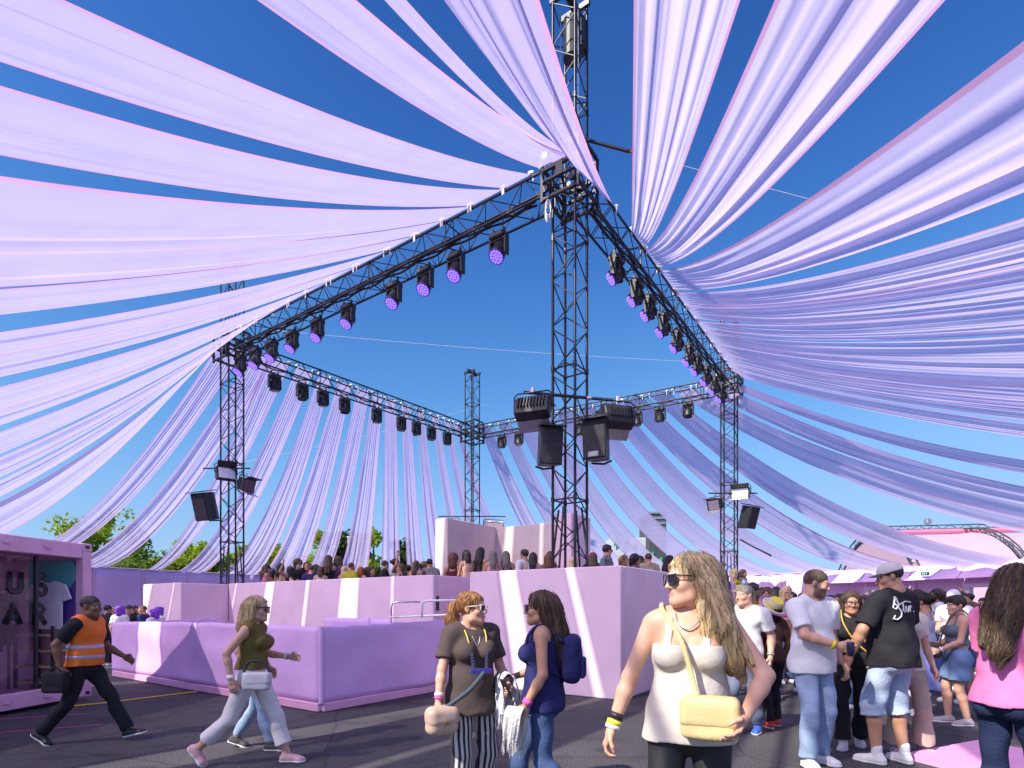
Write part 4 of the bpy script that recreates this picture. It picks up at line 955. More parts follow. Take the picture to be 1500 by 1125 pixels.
def head_paint(V, beard=None, brow=(.09, .055, .035), lip=(.50, .17, .16)):
    C = np.zeros((len(V), 4), np.float32); x, y, z = V[:, 0], V[:, 1], V[:, 2]; ax = np.abs(x)
    def put(m, c, a=1.0): C[m, :3] = c; C[m, 3] = np.maximum(C[m, 3], a)
    if beard is not None:
        m = (y > -.0) & (z < -.030 + .35 * (.09 - y) * 0) & (z > -.128) & ((y > .02) | (z > -.11)) & ~((ax < .026) & (z > -.040))
        put(m & ~((ax > .045) & (z > -.02)), beard, .75)
        put((ax > .055) & (y > -.005) & (y < .05) & (z > -.06) & (z < .02), beard, .6)
    put((np.abs(z + .055) < .0105) & (ax < .024 - np.abs(z + .055) * .8) & (y > .088), lip, .8)
    put((np.abs(z - .030 + .12 * (ax - .03)) < .0048) & (ax > .013) & (ax < .052) & (y > .07), brow, .85)
    for s in (-1, 1):
        d = np.sqrt((x - s * .032) ** 2 + (y - .080) ** 2 + (z - .010) ** 2); e = (d < .0152) & (y > .083)
        put(e, (.70, .66, .62), 1.0); put(e & (np.hypot(x - s * .031, z - .010) < .0058), (.05, .03, .02), 1.0)
    return C
# hand, wrist at 0, fingers to -Z, thumb towards +Y, palm towards -X (a right hand hanging at the side)
HANDS = {}
def hand(curl, h=.0042):
    if curl in HANDS: return HANDS[curl]
    P = [(('x', (0, .0, -.050), (.0165, .040, .050), None, .014), .012, None), (('c', (0, 0, .03), (0, 0, -.02), .027, .026), .02, None), (('e', (-.012, .026, -.035), (.018, .020, .034)), .015, None)]
    for i, (yy, l, r) in enumerate(((.030, .074, .0092), (.010, .083, .0097), (-.011, .077, .0092), (-.031, .060, .0082))):
        p = v3(0, yy, -.092); ang = .12 + curl * .5; sp = (yy) * .9 * max(0, 1 - curl)
        for sl, add in ((.45, curl * .75), (.32, curl * .65), (.23, 0)):
            q = p + l * sl * v3(-math.sin(ang), sp * .25, -math.cos(ang)); P.append((('c', tuple(p), tuple(q), r, r * .93), .003, None)); p = q; r *= .93; ang += add
    p = v3(-.006, .030, -.022); q = p + v3(-.014, .032, -.032); e = q + v3(-.012 - .012 * curl, .010 - .012 * curl, -.030); t = e + v3(-.008 - .008 * curl, -.002 - .012 * curl, -.022)
    P += [(('c', tuple(p), tuple(q), .0150, .0125), .012, None), (('c', tuple(q), tuple(e), .0122, .0108), .004, None), (('c', tuple(e), tuple(t), .0105, .0088), .004, None)]
    HANDS[curl] = Field(P, h, .01).mesh(); return HANDS[curl]

def skin_mat(name, c, red=.25):
    m = bpy.data.materials.new(name); m.use_nodes = True; nt = m.node_tree; b = nt.nodes['Principled BSDF']
    at_ = nt.nodes.new('ShaderNodeAttribute'); at_.attribute_name = 'paint'; mx = nt.nodes.new('ShaderNodeMix'); mx.data_type = 'RGBA'
    tc = nt.nodes.new('ShaderNodeTexCoord'); n = nt.nodes.new('ShaderNodeTexNoise'); n.inputs['Scale'].default_value = 9; n.inputs['Detail'].default_value = 6; nt.links.new(tc.outputs['Object'], n.inputs['Vector'])
    r = nt.nodes.new('ShaderNodeValToRGB'); r.color_ramp.elements[0].color = (*[c[0], c[1] * .88, c[2] * .84], 1); r.color_ramp.elements[1].color = (*[min(1, q * 1.08) for q in c], 1); r.color_ramp.elements[0].position = .35; r.color_ramp.elements[1].position = .65
    nt.links.new(n.outputs['Fac'], r.inputs[0]); nt.links.new(r.outputs[0], mx.inputs['A']); nt.links.new(at_.outputs['Color'], mx.inputs['B']); nt.links.new(at_.outputs['Alpha'], mx.inputs[0]); nt.links.new(mx.outputs['Result'], b.inputs['Base Color'])
    b.inputs['Roughness'].default_value = .5; b.inputs['Subsurface Weight'].default_value = .22; b.inputs['Subsurface Radius'].default_value = (.012, .005, .003); b.inputs['Subsurface Scale'].default_value = 1.0; b.inputs['Specular IOR Level'].default_value = .4
    return m
SKIN = {'fair': skin_mat('skin_fair', (.60, .36, .26)), 'tan': skin_mat('skin_tan', (.46, .26, .17)), 'olive': skin_mat('skin_olive', (.38, .21, .135)), 'brown': skin_mat('skin_brown', (.20, .105, .065))}
def hair_mat(name, c, c2):
    m = mat(name, c, .45, 0, .4, 7, .5, 30, spec=.5, stretch=(9, 9, .9), color2=c2); nt = m.node_tree; b = nt.nodes['Principled BSDF']; src = b.inputs['Base Color'].links[0].from_socket
    g = nt.nodes.new('ShaderNodeNewGeometry'); r = nt.nodes.new('ShaderNodeMapRange'); r.inputs['To Min'].default_value = .75; r.inputs['To Max'].default_value = 1.4; nt.links.new(g.outputs['Random Per Island'], r.inputs['Value'])
    x = nt.nodes.new('ShaderNodeVectorMath'); x.operation = 'SCALE'; nt.links.new(src, x.inputs[0]); nt.links.new(r.outputs[0], x.inputs['Scale']); nt.links.new(x.outputs[0], b.inputs['Base Color']); return m
HAIR = {'blonde': hair_mat('hair_blonde', (.66, .44, .20), (.92, .70, .40)), 'ginger': hair_mat('hair_ginger', (.30, .12, .045), (.52, .25, .09)), 'brown': hair_mat('hair_brown', (.055, .030, .018), (.13, .075, .042)),
        'dark': hair_mat('hair_dark', (.016, .011, .010), (.045, .03, .024)), 'grey': hair_mat('hair_grey', (.10, .085, .075), (.26, .23, .21)), 'red': hair_mat('hair_red', (.30, .07, .02), (.50, .15, .04)), 'purple': hair_mat('wig_purple', (.14, .02, .40), (.30, .08, .70)), 'auburn': hair_mat('hair_auburn', (.10, .035, .018), (.22, .085, .04))}
def cloth(name, c, rough=.85, vary=.1, bump=.35, bs=16): return mat(name, c, rough, 0, vary, 5, bump, bs, spec=.25)
def stripes(name, c1, c2, scale, axis=0):
    m = mat(name, c1, .85); nt = m.node_tree; b = nt.nodes['Principled BSDF']; tc = nt.nodes.new('ShaderNodeTexCoord'); w = nt.nodes.new('ShaderNodeTexWave'); w.inputs['Scale'].default_value = scale; w.bands_direction = 'XYZ'[axis]
    w.inputs['Distortion'].default_value = .6; w.inputs['Detail'].default_value = 1
    r = nt.nodes.new('ShaderNodeValToRGB'); r.color_ramp.elements[0].color = (*c1, 1); r.color_ramp.elements[1].color = (*c2, 1); r.color_ramp.elements[0].position = .42; r.color_ramp.elements[1].position = .58
    nt.links.new(tc.outputs['Object'], w.inputs['Vector']); nt.links.new(w.outputs['Fac'], r.inputs[0]); nt.links.new(r.outputs[0], b.inputs['Base Color']); return m

class Body:
    """skeleton in person coordinates: faces +Y, right hand at +X, feet on z=0"""
    def __init__(s, H=1.75, fem=False, build=1.0, bust=1.0, belly=0.0, feet=None, hands=None, twist=0.0, lean=0.0, head=(0, 0), hipdrop=0.0, poles=None, shift=0.0):
        k = H / 1.75; s.k, s.fem, s.w, s.bust, s.belly = k, fem, build, bust, belly; s.H = H
        s.hz = .925 * k - hipdrop; s.pel = v3(shift, 0, s.hz + .03 * k)
        s.hips = [s.pel + v3(sg * (.092 if fem else .086) * k * (.6 + .4 * build), 0, -.03 * k) for sg in (1, -1)]
        L = lambda z: s.pel + v3(0, lean * (z - .955) * k, (z - .955) * k)
        s.waist, s.chest, s.sh, s.neck = L(1.10), L(1.29), L(1.43), L(1.50)
        s.R = rotz(twist); sw = (.165 if fem else .190) * k * (.7 + .3 * build)
        s.shl = [s.sh + s.R @ v3(sg * sw, -.005, 0) for sg in (1, -1)]
        s.hd = L(1.632) + v3(0, .022 * k, 0); s.hrot = rotz(head[0]) @ rotx(head[1]); s.hk = k ** .5
        feet = feet or [(.10, 0, 0, -.15), (-.10, 0, 0, .15)]
        s.ank = []; s.knee = []; s.foot = []
        for i, f in enumerate(feet):
            pitch = f[4] if len(f) > 4 else 0
            a = v3(f[0], f[1], f[2] + .085 * k); kn, a2 = ik(s.hips[i], a, .435 * k, .42 * k, (rotz(f[3] * .6) @ v3((.06 if i == 0 else -.06), 1, .05)))
            s.ank.append(a2); s.knee.append(kn); s.foot.append((a2, f[3], pitch))
        hands = hands or [(.26, .07, .92), (-.26, .07, .92)]; s.elb = []; s.wri = []; s.hand = []
        for i, h in enumerate(hands):
            w = v3(*h[:3]) * k if not (len(h) > 3 and h[3] == 'abs') else v3(*h[:3]); pole = (poles[i] if poles and poles[i] is not None else ((.35 if i == 0 else -.35), -1, -.25))
            e, w2 = ik(s.shl[i], w, .285 * k, .255 * k, s.R @ v3(*pole)); s.elb.append(e); s.wri.append(w2)
    def arm(s, i, o=0.0):
        k, w = s.k, (.75 + .25 * s.w) * (.86 if s.fem else 1.0)
        sh, e, wr = s.shl[i], s.elb[i], s.wri[i]; m = e + (wr - e) * .3
        return [(('c', tuple(sh), tuple(e), .055 * k * w + o, .043 * k * w + o), .03 * k, None), (('c', tuple(e), tuple(m), .042 * k * w + o, .044 * k * w + o), .02 * k, None), (('c', tuple(m), tuple(wr), .044 * k * w + o, .0275 * k * (w * .5 + .5) + o), .02 * k, None)]
    def leg(s, i, o=0.0, o2=None, calf=1.0):
        k, w = s.k, .72 + .28 * s.w; o2 = o if o2 is None else o2; h, kn, a = s.hips[i], s.knee[i], s.ank[i]; m = kn + (a - kn) * .28; back = unit(np.cross(unit(a - h), v3(1, 0, 0))) * -.012 * k
        hp = h + v3(0, 0, .03 * k)
        return [(('c', tuple(hp), tuple(kn), .088 * k * w + o, .056 * k * w + (o + o2) / 2), .03 * k, None), (('c', tuple(kn), tuple(m + v3(0, -.012 * k, 0)), .054 * k * w + (o + o2) / 2, .057 * k * w * calf + o2), .02 * k, None), (('c', tuple(m + v3(0, -.012 * k, 0)), tuple(a), .056 * k * w * calf + o2, .037 * k * (w * .5 + .5) + o2), .02 * k, None)]
    def torso(s, o=0.0, loose=0.0):
        k, w, R = s.k, s.w, s.R; P = []; fx = .92 if s.fem else 1.0
        P.append((('e', tuple(s.pel + v3(0, -.005, -.02 * k)), ((.165 if s.fem else .155) * k * w + o, .115 * k * w + o, .13 * k + o)), .03 * k, None))
        for sg in (1, -1): P.append((('e', tuple(s.pel + v3(sg * .07 * k * w, -.055 * k * w, -.055 * k)), (.085 * k * w + o, .075 * k * w + o, .085 * k + o)), .03 * k, None))
        P.append((('e', tuple(s.waist + v3(0, .012 * s.belly + .0, 0)), ((.125 if s.fem else .145) * k * w + o + loose, .100 * k * w + o + loose * .7, .16 * k)), .05 * k, None))
        if s.belly: P.append((('e', tuple(s.waist + v3(0, (.05 + .03 * s.belly) * k, -.03 * k)), (.11 * k * w + o, (.055 + .03 * s.belly) * k * w + o, .12 * k)), .05 * k, None))
        P.append((('e', tuple(s.chest), (.150 * fx * k * w + o + loose * .5, .110 * k * w + o, .19 * k + o), R), .05 * k, None))
        a, b = s.shl[0] + (s.shl[1] - s.shl[0]) * .12, s.shl[1] + (s.shl[0] - s.shl[1]) * .12
        P.append((('c', tuple(a + v3(0, -.005, -.012 * k)), tuple(b + v3(0, -.005, -.012 * k)), .058 * k * (.7 + .3 * w) + o, .058 * k * (.7 + .3 * w) + o), .05 * k, None))
        for i in (0, 1): P.append((('c', tuple(s.neck + v3(0, -.018 * k, .005 * k)), tuple(s.shl[i] * .75 + s.neck * .25 + v3(0, 0, .005 * k)), .045 * k + o, .048 * k * (.8 + .2 * w) + o), .05 * k, None))
        if s.fem:
            for sg in (1, -1): P.append((('e', tuple(s.chest + R @ v3(sg * .072 * k * (.6 + .4 * w), (.070 + .022 * s.bust) * k * (.6 + .4 * w), .010 * k)), (.068 * k * w ** .5 + o, (.055 + .015 * s.bust) * k + o, .068 * k * w ** .5 + o)), .03 * k, None))
        else:
            for sg in (1, -1): P.append((('e', tuple(s.chest + R @ v3(sg * .075 * k, .062 * k, .05 * k)), (.08 * k + o, .05 * k + o, .07 * k + o)), .04 * k, None))
        P.append((('c', tuple(s.neck + v3(0, -.02 * k, -.04 * k)), tuple(s.hd - s.hrot @ v3(0, .03, .08) * s.hk), (.048 if s.fem else .058) * k + (o if o > .02 else 0) * 0, (.044 if s.fem else .054) * k), .03 * k, None))
        return P
    def footp(s, i, o=0.0):
        a, yaw, pit = s.foot[i]; k = s.k; R = rotz(yaw) @ rotx(pit); g = lambda x, y, z: tuple(a + R @ (v3(x, y, z) * k))
        return [(('c', g(0, -.035, -.045), g(0, .03, -.042), .036 * k + o, .036 * k + o), .02, None), (('c', g(0, .03, -.038), g(0, .155, -.058), .038 * k + o, .027 * k + o), .02, None), (('c', g(-.012, .09, -.055), g(.018, .13, -.058), .033 * k + o, .031 * k + o), .02, None), (('c', g(0, -.01, .03), g(0, -.01, -.03), .036 * k + o, .038 * k + o), .02, None)], R
def finish(s, V): return V
def join(parts):
    V = []; Q = []; C = []; n = 0
    for p in parts:
        v, q = p[0], p[1]; V.append(v); Q.append(q + n); C.append(p[2] if len(p) > 2 else np.zeros((len(v), 4), np.float32)); n += len(v)
    return np.concatenate(V), np.concatenate(Q), np.concatenate(C)
def body_mesh(b, h=.011, hh=.0058, beard=None, curls=(.5, .5), thumbs=(None, None), barefoot=False, fat=0.0, brow=(.09, .055, .035), lip=(.5, .17, .16)):
    P = b.torso() + b.arm(0) + b.arm(1) + b.leg(0) + b.leg(1)
    if barefoot:
        for i in (0, 1): P += b.footp(i)[0]
    parts = [Field(P, h).mesh()]
    hv, hq = head_field(hh, b.fem, fat).mesh(); hc = head_paint(hv, beard, brow, lip); hv = (b.hrot @ (hv * b.hk).T).T + b.hd; parts.append((hv, hq, hc))
    for i in (0, 1):
        v, q = hand(curls[i]); v = v.copy(); q = q.copy()
        if i == 1: v[:, 0] *= -1; q = q[:, ::-1]
        d = unit(b.wri[i] - b.elb[i]); z = -d; t = v3(*thumbs[i]) if thumbs[i] is not None else v3(0, 1, 0) if abs(d[1]) < .7 else v3(0, 0, 1); y = unit(t - z * (t @ z)); x = np.cross(y, z); Rm = np.stack([x, y, z], 1)
        sc = b.k * (.90 if b.fem else 1.0); parts.append(((Rm @ (v * sc).T).T + b.wri[i] + d * .012, q))
    return join(parts)
def body_obj(b, root, skin, **kw):
    V, Q, C = body_mesh(b, **kw); me = np_mesh('body', V, Q); at_ = me.color_attributes.new('paint', 'FLOAT_COLOR', 'POINT'); at_.data.foreach_set('color', C.astype(np.float32).ravel())
    return part('body', me, SKIN[skin], root)
def obj_f(name, f, m, root, label=None):
    V, Q = f.mesh(); return part(name, np_mesh(name, V, Q), m, root, label=label)
def wrinkle(seed, amp=.004, fr=1.0, vert=False):
    rng = np.random.RandomState(seed); p = rng.rand(6) * 6.28
    if vert: return lambda X, Y, Z: amp * (np.sin(26 * fr * X + 2 * np.sin(5 * Z + p[0]) + p[1]) + .7 * np.sin(22 * fr * Y + 3 * Z + p[2]))
    return lambda X, Y, Z: amp * (np.sin(30 * fr * Z + 3.2 * np.sin(9 * X + p[0]) + 3 * np.sin(8 * Y + p[1]) + p[2]) * .6 + np.sin(17 * X - 21 * Z + 2.5 * np.sin(11 * Y + p[3]) + p[4]) * .6 + .5 * np.sin(19 * Y + 24 * Z + p[5]))
def top_field(b, sleeve=.6, hem=.90, o=.014, loose=.012, h=.010, seed=0, neck=.085, vneck=False, strap=False, amp=.0055, neckline=None, crop=None, arms=(0, 1)):
    k = b.k; P = []
    for p, kk, c in b.torso(o, loose)[:-1]: P.append((p, kk, c))
    hemz = hem * k
    P.append((('c', tuple(b.waist + v3(0, 0, -.02)), tuple(v3(b.pel[0], b.pel[1] - .01, hemz - .06)), (.118 if b.fem else .135) * k * b.w + loose, (.140 if b.fem else .140) * k * b.w + loose + .008), .06 * k, None))
    if hem < .97:
        for i in (0, 1):
            h_, kn = b.hips[i], b.knee[i]; t_ = min(.8, max(.05, (h_[2] - (hemz - .06)) / max(.05, h_[2] - kn[2]))); rr = .088 * k * (.72 + .28 * b.w) + .016
            P.append((('c', tuple(h_ + v3(0, 0, .06 * k)), tuple(h_ + (kn - h_) * t_), rr, rr + loose * .4), .05 * k, None))
    if sleeve:
        for i in arms:
            fs = sleeve
            for j, (p, kk, c) in enumerate(b.arm(i, o + (.012 if fs <= 1 else .004))):
                if fs <= 1 and j > 0: break
                if fs <= 1:
                    sh, e = b.shl[i], b.elb[i]; pt = sh + (e - sh) * fs; n = unit(e - sh); P.append((p, kk, [(pt, n)]))
                elif j < 3:
                    c = [(b.wri[i] - unit(b.wri[i] - b.elb[i]) * .02, unit(b.wri[i] - b.elb[i]))] if fs == 2 and j == 2 else None; P.append((p, kk, c))
    f = Field(P, h); f.plane((0, 0, hemz), (0, 0, -1))
    if crop: f.plane((0, 0, crop * k), (0, 0, -1))
    f.warp(wrinkle(seed, amp))
    nk = b.neck + v3(0, .015 * k, .02 * k)
    f.cut(('c', tuple(nk + v3(0, -.03 * k, .0)), tuple(nk + v3(0, .06 * k, .10 * k)), neck * k, .12 * k), .008)
    if vneck: f.cut(('c', tuple(b.neck + v3(0, .11 * k, .02)), tuple(b.neck + v3(0, .13 * k, -.07 * k)), .05 * k, .006), .01)
    if strap:       # tank top: open shoulders
        zt = (neckline or 1.36) * k; sx = .085 * k
        X, Y, Z = f.ax[0][:, None, None] - b.neck[0], f.ax[1][None, :, None], f.ax[2][None, None, :]
        over = np.maximum(Z - zt, -1); notstrap = np.maximum(np.abs(np.abs(X) - sx) - .016 * k, 0)
        cutd = np.minimum(over, np.where(notstrap > 0, notstrap, -.02)); f.F = np.maximum(f.F, cutd.astype(np.float32))
    return f
def trouser_field(b, end=.93, o=.010, flare=0.0, waist=1.02, h=.010, seed=1, amp=.0065, o2=None, calf=1.0):
    k = b.k; P = [(p, kk, c) for p, kk, c in b.torso(min(o, .010))[:3]]
    for i in (0, 1):
        L = b.leg(i, o, o2, calf); h_, kn, a = b.hips[i], b.knee[i], b.ank[i]
        if end > 1: pt = kn + (a - kn) * (end - 1); n = unit(a - kn)
        else: pt = h_ + (kn - h_) * end; n = unit(kn - h_)
        for j, (p, kk, c) in enumerate(L):
            if j == 0: p = (p[0], p[1], p[2], p[3] - max(0, o - .012), p[4])
            if end <= 1 and j > 0: break
            if flare and j == 2: p = (p[0], p[1], p[2], p[3], p[4] + flare)
            if flare and end <= 1: p = (p[0], p[1], p[2], p[3] + flare * .3, p[4] + flare)
            P.append((p, kk * .7, [(pt, n)]))
    f = Field(P, h); f.plane((0, 0, waist * k), (0, 0, 1)); f.warp(wrinkle(seed, amp)); return f
def skirt_field(b, hem=.25, waist=1.04, r0=.13, r1=.26, h=.013, seed=2, amp=.010):
    k = b.k; P = [(p, kk, c) for p, kk, c in b.torso(.012)[:3]]
    P.append((('c', (b.pel[0], b.pel[1] - .01, 1.0 * k), (b.pel[0], b.pel[1], hem * k - .05), r0 * k * b.w, r1 * k * b.w), .03, None))
    f = Field(P, h); f.plane((0, 0, waist * k), (0, 0, 1)); f.plane((0, 0, hem * k), (0, 0, -1)); f.warp(wrinkle(seed, amp, 1.0, True)); return f
def shoes(b, root, m, sole=None, h=.008, o=.006, high=False):
    for i in (0, 1):
        P, R = b.footp(i, o); a = b.ank[i]; k = b.k
        f = Field(P if high else P[:3] + [(('c', tuple(a + R @ v3(0, -.012, .0) * k), tuple(a + R @ v3(0, -.01, -.03) * k), .042 * k, .044 * k), .02, None)], h)
        n = R @ v3(0, 0, 1); pt = a + R @ v3(0, 0, -.074) * k; f.plane(pt, -n); f.plane(a + R @ v3(0, 0, .022 if not high else .06) * k, n); s = obj_f('shoe', f, m, root)
        P2, R = b.footp(i, o + .006); f2 = Field(P2[:3], h); f2.plane(a + R @ v3(0, 0, -.060) * k, n); f2.plane(a + R @ v3(0, 0, -.0845) * k, -n); obj_f('sole', f2, sole or M['white'], s)
# ---- hair (head coordinates)
def strands(fr=34, amp=.0042, wav=2.2):
    return lambda X, Y, Z: amp * np.sin(fr * np.arctan2(X, -Y + .03) + wav * np.sin(16 * Z)) + amp * .6 * np.sin(fr * 1.9 * np.arctan2(X, -Y + .03) + 3 * np.sin(11 * Z + 1))
def hair_field(style, h=.0065, seed=0):
    P = [(('e', (0, -.016, .046), (.086, .104, .092)), .02, None)]
    C = lambda a, b, r0, r1, k=.025: P.append((('c', a, b, r0, r1), k, None))
    if style == 'long':
        for s in (1, -1): C((s * .068, -.02, .04), (s * .078, -.045, -.16), .030, .032); C((s * .078, -.045, -.16), (s * .075, -.055, -.30), .034, .016)
        C((0, -.07, .02), (0, -.105, -.18), .075, .07); C((-.03, -.10, -.15), (-.035, -.125, -.36), .055, .022); C((.03, -.10, -.15), (.035, -.125, -.34), .055, .02)
    elif style == 'shoulder':
        for s in (1, -1): C((s * .070, -.01, .04), (s * .080, -.025, -.12), .030, .030)
        C((0, -.07, .02), (0, -.085, -.14), .078, .06); C((-.05, -.07, -.1), (-.06, -.075, -.19), .04, .02); C((.05, -.07, -.1), (.06, -.075, -.19), .04, .02)
    elif style == 'windblown':
        for s in (1, -1): C((s * .068, -.03, .03), (s * .085, -.075, -.12), .030, .036)
        C((0, -.07, .03), (.02, -.13, -.14), .085, .085); C((.02, -.12, -.12), (.04, -.19, -.30), .075, .05); C((-.05, -.11, -.10), (-.06, -.17, -.30), .055, .04); C((.07, -.10, -.08), (.11, -.17, -.28), .05, .03); C((.03, -.18, -.28), (.05, -.25, -.42), .045, .02); C((-.05, -.16, -.28), (-.04, -.22, -.42), .035, .015)
        C((0, -.17, -.26), (.0, -.21, -.44), .04, .018); C((-.085, -.05, -.02), (-.115, -.075, -.20), .045, .060); C((-.115, -.075, -.20), (-.13, -.13, -.36), .060, .040); C((-.13, -.13, -.36), (-.10, -.20, -.47), .040, .015); C((-.10, -.02, -.12), (-.135, -.02, -.30), .035, .018); C((-.12, -.10, -.2), (-.19, -.19, -.38), .035, .014)
    elif style == 'ponytail':
        C((0, -.105, .03), (0, -.150, .01), .030, .036); C((0, -.150, .01), (0, -.172, -.09), .040, .046); C((0, -.172, -.09), (0, -.155, -.20), .046, .018)
    elif style == 'bun':
        P.append((('e', (0, -.12, .06), (.042, .038, .042)), .012, None))
    elif style == 'topbun': P.append((('e', (0, -.05, .15), (.036, .036, .04)), .012, None))
    elif style == 'curly':
        P.append((('e', (0, -.03, .04), (.115, .125, .115)), .03, None)); C((0, -.06, .0), (0, -.08, -.14), .10, .08)
    elif style == 'bob':
        for s in (1, -1): C((s * .066, -.0, .05), (s * .076, .012, -.075), .036, .036)
        C((0, -.06, .04), (0, -.07, -.085), .092, .075); P.append((('e', (0, .035, .092), (.072, .062, .038)), .03, None))
    elif style == 'verylong':
        for s in (1, -1): C((s * .066, -.03, .04), (s * .078, -.06, -.2), .032, .036)
        C((0, -.07, .02), (0, -.12, -.2), .085, .085); C((.02, -.11, -.18), (.04, -.15, -.44), .08, .055); C((-.04, -.11, -.18), (-.05, -.14, -.40), .06, .03); C((.04, -.15, -.42), (.05, -.14, -.54), .05, .018)
    elif style == 'short':
        P[0] = (('e', (0, -.014, .046), (.083, .102, .089)), .02, None)
    elif style == 'buzz':
        P[0] = (('e', (0, -.012, .042), (.0795, .0995, .0865)), .02, None)
    elif style == 'shortthick':
        P[0] = (('e', (0, -.014, .052), (.088, .108, .098)), .02, None); P.append((('e', (0, .06, .105), (.055, .04, .03)), .03, None))
    f = Field(P, h)
    if style in ('short', 'shortthick', 'buzz'):
        f.cut(('e', (0, .105, -.032), (.078, .092, .082)), .012); f.plane((0, 0, -.085), (0, 0, -1)); f.cut(('e', (0, .05, -.10), (.12, .095, .085)), .01); f.cut(('c', (.085, .015, -.06), (.085, .0, -.02), .02, .02), .01); f.cut(('c', (-.085, .015, -.06), (-.085, .0, -.02), .02, .02), .01)
        f.warp(strands(30, .0022 if style != 'shortthick' else .004))
    else:
        f.cut(('e', (0, .118, -.022), (.066, .100, .108)), .012); f.cut(('e', (0, .06, -.16), (.075, .10, .085)), .015)
        if style in ('ponytail', 'bun', 'topbun'): f.cut(('e', (0, .045, -.11), (.13, .12, .098)), .012); f.plane((0, 0, -.23), (0, 0, -1))
        if style == 'bob': f.add(('e', (0, .078, .066), (.060, .026, .022)), .02); 
        f.warp(strands(26 if style != 'curly' else 9, .0045 if style != 'curly' else .004, 2.2 if style not in ('windblown',) else 3.5))
        if style == 'curly': f.warp(lambda X, Y, Z: .008 * np.sin(70 * X) * np.sin(66 * Y + 1) * np.sin(74 * Z + 2))
    return f
HAIRMESH = {}
def hair_obj(b, root, style, color, h=.0065, rot=None, seed=0):
    key = (style, h)
    if key not in HAIRMESH: V, Q = hair_field(style, h).mesh(); HAIRMESH[key] = np_mesh('hair', V, Q)
    o = part('hair', HAIRMESH[key], HAIR[color], root); put_head(o, b)
    if style in ('long', 'windblown', 'verylong', 'ponytail', 'shoulder', 'bun'): strands_obj(key, o, color, 900 if style in ('windblown', 'verylong') else 560)
    return o
STR = {}
def strands_obj(key, hair_o, color, n=520):
    if key not in STR:
        from mathutils.kdtree import KDTree
        me = HAIRMESH[key]; vs = [v.co.copy() for v in me.vertices]; ns = [v.normal.copy() for v in me.vertices]; kd = KDTree(len(vs))
        for i, v in enumerate(vs): kd.insert(v, i)
        kd.balance(); rng = random.Random(5); mb = MB(); zs = sorted(v.z for v in vs); zmin = zs[0]
        for s in range(n):
            i = rng.randrange(len(vs)); p = vs[i].copy(); pts = []; w = rng.uniform(0, 6.28); L_ = rng.randint(5, 11); lift = rng.uniform(.001, .004) if rng.random() < .85 else rng.uniform(.004, .012)
            side = Vector((rng.uniform(-.25, .25), rng.uniform(-.25, .25), 0))
            for k in range(L_):
                co, j, d = kd.find(p); nn = ns[j]; dn = Vector((0, -.25, -1)) + side; t = (dn - nn * dn.dot(nn))
                if co.z < zmin + .02 and k > 2: break
                t.normalize(); p = co + nn * (lift + .0015 * math.sin(k * 1.3 + w)); pts.append(p.copy()); p = p + t * .028
            if len(pts) > 3: mb.tube(pts, [.0021 * (1 - .75 * q / (len(pts) - 1)) + .0004 for q in range(len(pts))], 3, False)
        STR[key] = mb.mesh('loose_strands', True)
    o = part('loose_strands', STR[key], HAIR[color], hair_o); o['kind'] = 'stuff'; return o
def put_head(o, b):
    m = np.eye(4); m[:3, :3] = b.hrot * b.hk; m[:3, 3] = b.hd; o.matrix_local = Matrix(m.tolist()); return o
def sunglasses(b, root, frame, name='sunglasses', lens=True):
    mb = MB()
    for s in (-1, 1):
        mb.tube([(s * .010, .113, .014), (s * .010, .112, .030), (s * .060, .098, .034), (s * .062, .097, -.004), (s * .046, .105, -.014), (s * .014, .113, -.008)], .0035, 6, closed=True)
        mb.tube([(s * .061, .098, .026), (s * .080, .06, .024), (s * .084, .0, .020), (s * .082, -.02, .008)], .0036, 6)
    mb.tube([(-.010, .113, .022), (.010, .113, .022)], .003, 6); o = part(name, mb.mesh(name, True), frame, root); put_head(o, b)
    if not lens: return o
    l = MB()
    for s in (-1, 1):
        q = [(s * .010, .1125, .028), (s * .060, .0975, .032), (s * .060, .0975, -.003), (s * .045, .1045, -.013), (s * .014, .1125, -.007)]; q2 = [(x, y - .003, z) for x, y, z in q]
        l.add(q + q2, [tuple(range(5)), tuple(range(9, 4, -1))] + [(i, i + 5, (i + 1) % 5 + 5, (i + 1) % 5) for i in range(5)])
    part('lens', l, M['glassdark'], o); return o
def cap(b, root, crown, brim, backwards=False):
    f = Field([(('e', (0, -.012, .050), (.091, .109, .092)), .02, None)], .006); f.plane((0, 0, .045), (0, -.12, -1)); o = obj_f('cap', f, crown, root); put_head(o, b)
    v = []; n = 12
    for r, dz in ((1, 0), (1.0, -.004)):
        for i in range(n + 1):
            a = math.pi * i / n; v.append((.080 * math.cos(a), .070 + .0 * math.sin(a), .050 + dz)); v.append((.078 * math.cos(a), .075 + .085 * math.sin(a), .040 + dz - .012 * math.cos(a) ** 2))
    k = 2 * (n + 1); fc = [(2 * i, 2 * i + 1, 2 * i + 3, 2 * i + 2) for i in range(n)] + [(k + 2 * i + 2, k + 2 * i + 3, k + 2 * i + 1, k + 2 * i) for i in range(n)] + [(2 * i + 1, k + 2 * i + 1, k + 2 * i + 3, 2 * i + 3) for i in range(n)]
    br = part('brim', MB().add(v, fc).mesh('brim', True), brim, o); part('button', MB().lathe([(.008, 0), (.006, .006)], 8, Matrix.Translation((0, -.012, .141))), crown, o); return o
